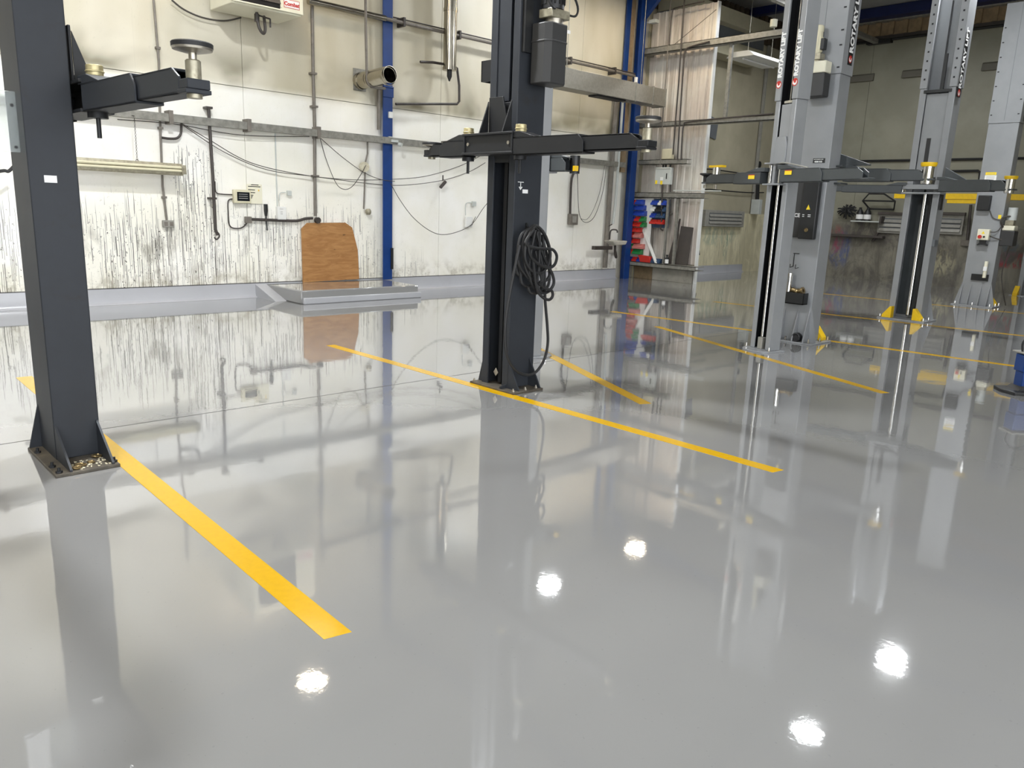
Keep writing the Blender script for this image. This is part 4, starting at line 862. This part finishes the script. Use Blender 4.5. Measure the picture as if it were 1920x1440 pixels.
cable('second thin cable loop hanging by the corner pipes', [(12.672,11.5,2.495),(12.788,11.5,1.512),(12.978,11.5,1.323),(13.197,11.5,1.442),(13.441,11.5,1.908),(13.563,11.5,2.53)], .005)
cable('nearly straight cable strung just below the rail', [(3.543,11.5,2.466),(4.308,11.5,2.478),(5.232,11.5,2.417),(6.368,11.5,2.492)])
c = thing('cable_clamp', 'small dark spray-gun shaped clamp hanging from the slack cables', 'clamp', (9.05,11.5,1.85)); m = M().cyl((0,0,.1),(0,0,.2),.012,7); m.cyl((.06,0,.09),(-.06,-.01,-.02),.03,10); m.build('clamp_body', MT['conduit_dark'], c)

# ---------------------------------------------------------------- cladded partition by the corner
pw = struct(M().box(14.99,15.03,9.87,11.57,0,5.86).build('wall_partition', MT['beige_d'], origin=False))
def sheet(y0, y1, z0, z1, x=14.985, pitch=.19, dep=.03, name='cladding_sheet'):
    m = M(); P = []; y = y1
    while y > y0+.01:
        for dy, dx in ((0,0),(.5,0),(.58,-dep),(.92,-dep)):
            yy = y-dy*pitch
            if yy > y0: P.append((x+dx, yy))
        y -= pitch
    P.append((x, y0))
    A = [m.v((a,b,z0)) for a, b in P]; B = [m.v((a,b,z1)) for a, b in P]
    for i in range(len(P)-1): m.face([A[i],A[i+1],B[i+1],B[i]])
    o = m.build(name, MT['clad'], pw, smooth=False)
    s = o.modifiers.new('thick','SOLIDIFY'); s.thickness = .004
for z0, z1 in ((.42,1.955),(1.965,3.44),(3.45,5.02),(5.03,5.86)):
    sheet(10.74,11.55,z0,z1); sheet(9.88,10.735,z0,z1, x=14.98)
M().box(14.93,14.985,11.02,11.55,0,.36).build('base_panel', MT['brown'], pw, bevel=.004)
M().box(14.92,14.985,9.9,11.0,0,.34).build('base_panel', MT['concrete'], pw, bevel=.004)
M().box(14.93,15.035,9.845,9.875,.0,5.87).build('edge_trim', MT['white'], pw)
def rail2(name, label, y0, y1, z0, z1, x0=14.62, x1=14.80):
    c = thing(name, label, 'rail', (0,0,0))
    M().box(x0,x0+.015,y0,y1,z0,z1).build('rail_web', MT['galv'], c)
    M().box(x0,x1,y0,y1,z1-.012,z1).build('rail_flange', MT['galv'], c); M().box(x0,x1,y0,y1,z0,z0+.012).build('rail_flange', MT['galv'], c)
    M().box(x1,x1+.13,min(11.4,y1-.3),min(11.5,y1-.2),z0,z1).build('rail_cleat', MT['galv'], c)
    return c
rail2('shelf_rail', 'lowest galvanised rail serving as a shelf under the parts bins', 9.6, 11.72, .31, .405, 14.56, 14.9)
rail2('sheeting_rail', 'galvanised rail running just above the parts bins', 9.58, 11.72, 1.86, 1.975)
rail2('sheeting_rail', 'galvanised rail passing under the cream box on the cladding', 10.1, 11.4, 2.585, 2.69)
rail2('sheeting_rail', 'third galvanised rail up, reaching past the cladding to the slim grey post', 7.1, 11.72, 3.39, 3.49)
rail2('sheeting_rail', 'topmost galvanised rail, reaching past the cladding towards the lifts', 7.1, 11.72, 4.94, 5.07)
tag(M().box(14.66,14.72,10.25,10.30,.41,1.86).build('steel_upright', MT['galv'], bevel=.002), 'thin galvanised upright on the shelf rail, right of the bins', 'post')
tag(M().box(14.63,14.69,10.50,10.54,.41,1.86).build('steel_upright', MT['galv'], bevel=.002), 'thin galvanised upright on the shelf rail, just beside the bins', 'post')
tag(M().box(14.7,14.76,9.28,9.35,3.49,4.94).build('steel_upright', MT['galv'], bevel=.002), 'galvanised upright between the two highest rails beyond the cladding', 'post')
m = M().cyl((14.58,9.15,2.02),(14.58,10.35,2.02),.012,8); tag(m.build('pipe_length', MT['box_light']), 'loose pale tube lying on the rail above the bins', 'tube')
# services on the partition
def pcond(label, pts, r, mat='conduit_dark', k=0): tag(M().tube(pts, r, 7, k).build('conduit', MT[mat]), label, 'conduit')
pcond('left of two dark conduits falling beside the cream box', [(14.58,10.46,6.009),(14.58,10.453,5.28),(14.58,10.437,4.321),(14.58,10.44,3.394),(14.58,10.435,2.782)], .017)
pcond('right of two dark conduits, bending along the topmost rail', [(14.59,9.764,5.011),(14.59,10.148,4.972),(14.59,10.34,4.9),(14.59,10.356,4.529),(14.59,10.339,3.555),(14.59,10.319,2.668)], .017, k=3)
pcond('rusty conduit falling past the end of the air duct', [(14.62,10.846,6.077),(14.62,10.828,5.334),(14.62,10.809,4.577),(14.62,10.819,3.807),(14.62,10.785,2.564)], .013, 'conduit')
pcond('dark cable bending off the roof and falling down the cladding', [(14.64,10.01,5.819),(14.64,10.669,5.803),(14.64,10.785,5.735),(14.64,10.806,5.388),(14.64,10.808,4.992)], .014, k=3)
pcond('dark conduit dropping from the isolator to the bins', [(14.6,10.672,2.149),(14.6,10.648,1.755),(14.6,10.618,1.288),(14.6,10.638,1.193),(14.6,10.56,1.15)], .018, k=2)
pcond('short dark conduit under the right side of the isolator', [(14.7,10.528,2.154),(14.7,10.512,1.993)], .018)
pcond('thin pipe bending along the third rail up', [(14.58,8.145,3.503),(14.58,9.463,3.474),(14.58,10.116,3.444),(14.58,10.22,3.395),(14.58,10.232,3.11),(14.58,10.214,2.666)], .016, k=3)
pcond('thin wire strung diagonally over the upper cladding', [(14.8,10.926,5.03),(14.8,9.803,5.666)], .006)
b = thing('isolator', 'pale grey electrical isolator box with yellow warning stickers on the cladding', 'electrical box', (14.72,10.70,2.15)); M().box(-.1,.0,-.21,.21,0,.37).build('box_body', MT['box_light'], b, bevel=.01)
M().box(-.112,-.1,-.12,-.10,.12,.24).build('switch_handle', MT['black'], b)
M().box(-.1015,-.1,-.01,.05,.0,.08).build('warning_sticker', MT['sticker'], b); M().box(-.1015,-.1,.13,.19,.01,.09).build('warning_sticker', MT['sticker'], b); M().box(-.1015,-.1,-.02,.06,.09,.16).build('paper_sticker', MT['paper'], b)
M().box(-.105,-.1,-.2,.2,.33,.345).build('lid_seam', MT['box_grey'], b)
tag(M().box(14.68,14.8,10.56,10.82,2.70,2.92).build('junction_box', MT['ivory'], bevel=.01), 'plain cream box above the pale grey isolator', 'electrical box')
for i, y in enumerate((10.79,10.72,10.60)): tag(M().cyl((14.74,y,2.52),(14.74,y,2.6),.022,10).build('conduit_gland', MT['black']), 'short black conduit entering the top of the isolator, %s' % ('left','middle','right')[i], 'conduit', 'conduits into the isolator')
# louvre panels and bins
pn = thing('bin_panel', 'white louvred back panel that carries the tall block of parts bins', 'panel', (14.72,11.28,.42)); M().box(0,.02,-.29,.28,0,1.42).build('panel_sheet', MT['white'], pn); M().box(.02,.21,-.25,.2,1.0,1.05).build('panel_bracket', MT['galv'], pn); M().box(-.01,.0,.25,.28,.05,.62).build('yellow_edge', MT['yellow'], pn)
pn2 = thing('bin_panel', 'smaller louvred back panel right of the tall one, up by the rail', 'panel', (14.72,10.74,1.2)); M().box(0,.02,-.22,.22,0,.64).build('panel_sheet', MT['bin_navy'], pn2); M().box(.02,.21,-.18,.18,.3,.34).build('panel_bracket', MT['galv'], pn2)
binm = {}
def parts_bin(y, z, w_, col, label, h=.085, d=.15, x=14.72, z0=None):
    o = M().prism([(0,0),(-d,0),(-d,h*.45),(-d*.72,h*.62),(-d*.6,h),(0,h)],1,-w_/2,w_/2)
    o.box(-d*.7,-.01,-w_/2+.008,w_/2-.008,h*.9,h*1.02)
    t = o.build('parts_bin', MT[col], None, bevel=.003, origin=False); t.location = (x-.001, y, z); tag(t, label, 'storage bin', 'parts bins on the louvred panels')
NAMEC = {'red':'red','bin_blue':'blue','green':'green','bin_navy':'slate blue','pink':'faded red','white':'white','black':'black'}
ORD2 = ['first','second','third','fourth','fifth','sixth','seventh']
ORD = ['top','second','third','fourth','fifth','sixth','seventh','eighth','ninth','tenth']
rows = [ [('red',.16),('bin_blue',.2)], [('black',.09),('bin_blue',.12),('bin_blue',.2)], [('bin_blue',.14),('bin_blue',.3)], [('bin_blue',.17),('red',.15),('green',.12)],
  [('red',.12),('red',.12),('red',.12),('green',.1)], [('red',.12),('red',.12),('red',.12)], [('red',.17),('pink',.22)], [('bin_blue',.12),('red',.18)], [('green',.17),('pink',.28)], [('red',.17),('green',.24)] ]
for r, row in enumerate(rows):
    y = 11.555
    for k, (cc, ww) in enumerate(row):
        parts_bin(y-ww/2, 1.70-r*.125, ww-.012, cc, '%s parts bin, %s row of the tall panel, %s from left' % (NAMEC[cc], ORD[r], ORD2[k]), .1 if ww < .2 else .11); y -= ww
rows2 = [ [('bin_blue',.2),('white',.1),('bin_blue',.11)], [('white',.13),('black',.2),('bin_navy',.08)], [('bin_blue',.16),('bin_navy',.12),('bin_navy',.11)], [('red',.2),('red',.18)] ]
for r, row in enumerate(rows2):
    y = 10.95
    for k, (cc, ww) in enumerate(row):
        parts_bin(y-ww/2, 1.70-r*.14, ww-.012, cc, '%s parts bin, %s row of the smaller panel, %s from left' % (NAMEC[cc], ORD[r], ORD2[k]), .1); y -= ww
for k, (y, ww, cc) in enumerate(((11.48,.12,'bin_blue'),(11.34,.13,'red'),(11.20,.12,'bin_blue'),(10.86,.07,'bin_navy'),(10.785,.07,'bin_navy'),(10.71,.07,'bin_navy'),(10.635,.07,'bin_navy'))):
    parts_bin(y, .406, ww, cc, '%s parts bin standing on the shelf rail, %s from left' % (NAMEC[cc], ORD2[k]), .1, .13, 14.74)
tag(M().prism([(-.16,0),(.13,0),(.2,.16),(-.15,.14)],0,-.06,.06).build('tote_basket', MT['red'], bevel=.01), 'dark red tote full of bits on the shelf rail', 'basket'); bpy.context.view_layer.update()
o = [q for q in COL.objects if q.name.startswith('tote_basket')][0]; o.location = (14.655, 11.03, .406)
m = M(); m.hexa([(14.60,10.66,.41),(14.66,10.66,.41),(14.66,10.72,.41),(14.60,10.72,.41),(14.70,11.20,1.18),(14.76,11.20,1.18),(14.76,11.27,1.20),(14.70,11.27,1.20)]); tag(m.build('trim_offcut', MT['white'], bevel=.004), 'pale strip of trim leaning slantwise below the bins', 'strip')
m = M(); m.hexa([(14.80,9.98,.41),(14.82,9.98,.41),(14.82,10.30,.41),(14.80,10.30,.41),(14.88,9.96,1.24),(14.9,9.96,1.24),(14.9,10.28,1.26),(14.88,10.28,1.26)]); tag(m.build('steel_sheet', MT['sheet_dark']), 'wide dark steel sheet leaning on the cladding', 'metal sheet')
m = M(); m.hexa([(14.78,10.34,.41),(14.80,10.34,.41),(14.80,10.52,.41),(14.78,10.52,.41),(14.86,10.30,1.42),(14.88,10.30,1.42),(14.88,10.33,1.42),(14.86,10.33,1.42)]); tag(m.build('steel_offcut', MT['sheet_dark']), 'narrow dark offcut leaning beside the wide steel sheet', 'metal sheet')
b = thing('spray_bottle', 'small black bottle with a white label on the shelf rail', 'bottle', (14.64,10.42,.406)); M().lathe([(0,0),(.04,0),(.042,.12),(.02,.16),(.018,.18),(0,.18)],(0,0,0),14).build('bottle', MT['black'], b); M().lathe([(0,.18),(.028,.18),(.028,.21),(0,.21)],(0,0,0),10).build('cap', MT['black'], b); M().lathe([(.0425,.02),(.0435,.02),(.0435,.11),(.0425,.11)],(0,0,0),14).build('label_band', MT['paper'], b)

# ---------------------------------------------------------------- bay beyond the partition
c = thing('vent_grille', 'grey louvred vent box on the stained beige wall', 'vent', (18.55,11.57,1.24)); M().box(-.95,.95,-.14,0,0,.42).build('frame', MT['box_grey'], c, bevel=.01); M().box(-.78,.80,-.145,-.14,.07,.35).build('opening', MT['lift_grey_in'], c)
for i in range(3): M().prism([(-.17,.08+i*.09),(-.145,.14+i*.09),(-.14,.13+i*.09),(-.165,.07+i*.09)],0,-.78,.80).build('slat', MT['box_grey'], c)
tag(M().box(17.25,17.55,11.5,11.57,1.33,1.58).build('notice_box', MT['ivory'], bevel=.008), 'cream switch plate at the edge of the partition', 'electrical box')
tag(M().tube([(17.569,11.5,0.503),(17.346,11.5,1.292),(17.357,11.5,2.876),(17.359,11.5,3.005)], .02, 6).build('cable_run', MT['rubber']), 'dark cable falling down the beige wall at the partition edge', 'cable')
tag(M().tube([(17.35,11.52,2.064),(17.459,11.52,2.135),(17.796,11.52,2.176),(18.56,11.52,2.167),(19.64,11.52,2.17),(20.554,11.52,2.206)], .016, 6, 3).build('cable_run', MT['rubber']), 'clipped cable running level across the beige wall', 'cable')
tag(M().tube([(17.308,11.54,2.665),(17.991,11.54,2.68),(19.302,11.54,2.66),(20.722,11.54,2.696)], .016, 6).build('cable_run', MT['rubber']), 'upper cable crossing the beige wall behind the lift arms', 'cable')
tag(M().tube([(17.336,11.54,2.641),(17.401,11.54,2.383),(17.55,11.54,2.364),(18.422,11.54,2.393)], .012, 6).build('cable_run', MT['rubber']), 'thin square-cornered cable on the beige wall', 'cable')
tag(M().box(20.02,20.09,11.5,11.57,1.62,6.0).build('wall_upright', MT['box_grey'], bevel=.004), 'tall grey steel upright at the join of the beige wall', 'post')
tag(M().cyl((20.25,11.56,2.95),(20.25,11.595,2.95),.09,14).build('vent_hole', MT['slot']), 'small round dark vent hole high on the beige wall', 'vent')
tag(M().box(17.5,18.25,11.56,11.575,2.35,2.9).build('wall_board', MT['sheet_dark']), 'dark square board on the beige wall above the cables', 'board') if False else None
tag(M().prism([(17.30,3.50),(17.95,3.42),(18.0,3.9),(17.32,4.02)],1,11.56,11.57).build('wall_board', MT['lift_grey_in']), 'dark square board high on the beige wall', 'board')
c = thing('batten_light', 'white fluorescent batten hung under the topmost rail beyond the cladding', 'light', (16.5,9.7,4.93))
M().prism([(-.2,.06),(.2,.06),(.34,-.05),(-.34,-.05)],0,-.8,.75).build('reflector', MT['white'], c); M().cyl((-.66,0,-.07),(.66,0,-.07),.02,10).build('lamp_tube', MT['paper'], c)
for x in (-.5,.5): M().cyl((x,0,0),(x,0,1.75),.006,6).build('hanger', MT['galv'], c)
M().box(-.2,.2,-.3,.3,-.12,-.04) if False else None
c = thing('bulkhead', 'beige boxed bulkhead crossing high up behind the cladding', 'bulkhead', (17.0,11.1,5.3)); M().box(-1.9,2.0,-.25,.43,.62,.95).build('upper_box', MT['beige_d'], c, bevel=.01); M().box(-1.9,2.0,-.05,.43,.0,.34).build('lower_box', MT['beige_d'], c, bevel=.01); M().box(-1.9,2.0,-.02,.43,.34,.62).build('shadow_gap', MT['lift_grey_in'], c)
m = M().box(15.4,20.9,9.0,9.12,5.9,6.0); tag(m.build('roof_strut', MT['galv']), 'pale steel strut under the dark roof behind the cladding', 'beam')
tag(M().cyl((14.6,8.35,5.11),(14.6,8.35,5.24),.07,12).build('sensor', MT['cream']), 'small round cream sensor on the topmost rail', 'sensor')
# far right wall fittings
tag(M().tube([(21.12,11.3,3.06),(21.12,1.0,3.06)], .03, 7).build('cable_run', MT['rubber']), 'long dark pipe running level along the far right wall', 'pipe')
tag(M().tube([(21.12,7.2,2.78),(21.12,6.32,2.79),(21.12,6.27,2.75),(21.12,6.25,2.45)], .03, 7).build('pipe_branch', MT['rubber']), 'short dark pipe with an elbow on the far right wall', 'pipe')
tag(M().tube([(21.1,11.3,6.0),(21.1,1.0,6.0)], .035, 7).build('cable_run', MT['rubber']), 'dark pipe high up under the brown cladding of the far wall', 'pipe')
tag(M().box(21.0,21.17,8.75,9.35,5.92,6.0).build('pipe_bracket', MT['rubber']), 'dark bracket on the high pipe of the far wall', 'bracket')
for y0, y1, s in ((9.1,9.9,'leftmost'),(7.6,8.4,'middle'),(6.0,6.6,'rightmost')):  # shallow wedges in a shade colour, standing in for dark shadow patches
    tag(M().prism([(21.17,5.05),(21.09,5.05),(21.12,5.2),(21.17,5.24)],1,y0,y1).build('wall_shade_patch', MT['hood'], bevel=.004), 'painted shadow patch high on the far wall, %s of three' % s, 'vent', 'painted shadow patches on the far wall')
def frame(y, z, label):
    c = thing('vent_grille', label, 'vent', (21.13,y,z)); M().box(-.06,.0,-.36,.36,0,.46).build('frame', MT['box_grey'], c, bevel=.006); M().box(-.065,-.06,-.31,.31,.05,.38).build('opening', MT['lift_grey_in'], c)
    for i in range(3): M().prism([(-.10,.06+i*.11),(-.065,.13+i*.11),(-.06,.12+i*.11),(-.095,.05+i*.11)],1,-.31,.31).build('slat', MT['box_grey'], c)
    M().box(-.11,0,-.38,.38,.46,.53).build('hood', MT['sheet_dark'], c)
frame(8.1, 1.24, 'grey vent grille on the far wall left of the open-channel post')
frame(6.8, 1.28, 'grey vent grille on the far wall seen between the two right lift posts')
c = thing('bar_rack', 'folded rack of thin black bars on the far wall', 'rack', (21.1,8.42,1.84))
m = M().tube([(0,.32,0),(0,-.3,0),(-.25,-.4,.2),(-.25,-.1,.38),(-.25,.28,.38),(-.25,.42,.2),(0,.32,0)],.022,6); m.tube([(-.25,.42,.2),(-.25,-.4,.2)],.02,6); m.build('bars', MT['rubber'], c)
c = thing('cable_bundle', 'shaggy black bundle of cable ends hung on the far wall', 'cable', (21.08,9.28,1.75)); m = M()
for i in range(60):
    a = random.uniform(0,2*PI); r = random.uniform(.05,.26); p = Vector((-.05, r*math.cos(a)*1.1, r*math.sin(a)*.75))
    m.tube([(0,0,0), p*.6+Vector((-.06,0,.03)), p], .018, 5, 3)
m.build('strands', MT['rubber'], c)
sh = thing('wall_shelf', 'small pale bracket shelf on the far wall holding two dark bottles', 'shelf', (21.0,8.75,1.50)); M().box(-.15,.15,-.42,.34,0,.03).build('shelf_board', MT['box_light'], sh); m = M().tube([(.12,-.42,-.0),(.1,-.2,-.5)],.03,6); m.box(-.15,.15,-.45,-.40,-.02,.16); m.build('bracket', MT['sheet_dark'], sh)
for y, l in ((8.92,'left'),(8.72,'right')):
    b = thing('oil_bottle', 'dark bottle with a white label on the far wall shelf, %s one' % l, 'bottle', (20.98,y,1.531), 0, 'bottles on the far wall shelf'); M().lathe([(0,0),(.085,0),(.09,.2),(.05,.28),(.035,.3),(.035,.34),(0,.34)],(0,0,0),14).build('bottle', MT['black'], b); M().lathe([(.091,.04),(.0925,.04),(.0925,.16),(.091,.16)],(0,0,0),14).build('label_band', MT['paper'], b)
tag(M().box(20.95,21.15,8.25,9.65,1.10,1.16).build('wall_ledge', MT['sheet_dark'], bevel=.006), 'dark ledge on the stained far wall below the bottles', 'ledge')
tag(M().tube([(21.1,6.35,2.0),(21.1,6.3,1.16)], .03, 6).build('cable_drop', MT['conduit_dark']), 'dark conduit falling to a socket on the far wall', 'conduit')
tag(M().box(21.05,21.15,6.2,6.42,1.02,1.16).build('socket_box', MT['conduit'], bevel=.008), 'grey socket box at the foot of the far wall conduit', 'socket')
tag(M().box(20.0,20.15,11.3,11.56,1.6,2.0).build('meter_box', MT['box_light'], bevel=.01), 'pale grey meter box behind the slim grey post', 'electrical box')
tag(M().tube([(20.05,11.45,2.6),(20.08,11.45,2.3),(20.07,11.42,2.0)], .05, 6).build('cable_drop', MT['rubber']), 'thick black cable dropping to the pale grey meter box', 'cable')

# blue stand at the right edge
c = thing('jack_stand', 'blue workshop stand on a black base cut off by the right edge', 'stand', (8.36,1.80,0), -.75)
M().prism([(-.20,-.16),(.2,-.16),(.24,0),(.2,.16),(-.20,.16),(-.24,0)],2,0,.03).build('base_plate', MT['black'], c, bevel=.006)
m = M().box(-.085,.085,-.06,.06,.03,.34); m.box(-.1,.1,-.07,.07,.2,.36); m.build('pedestal', MT['blue'], c, bevel=.008)
M().prism([(-.14,.02),(.14,.02),(.08,.07),(-.08,.07)],1,-.09,.09).build('foot_gusset', MT['black'], c)
M().box(-.12,.14,-.1,.1,.37,.385).build('tray', MT['box_grey'], c, bevel=.004)
m = M().tube([(-.09,0,.385),(-.1,0,.47),(-.04,0,.54),(.06,0,.54),(.12,0,.47),(.11,0,.385)],.010,7,5); m.build('hoop_handle', MT['rubber'], c)
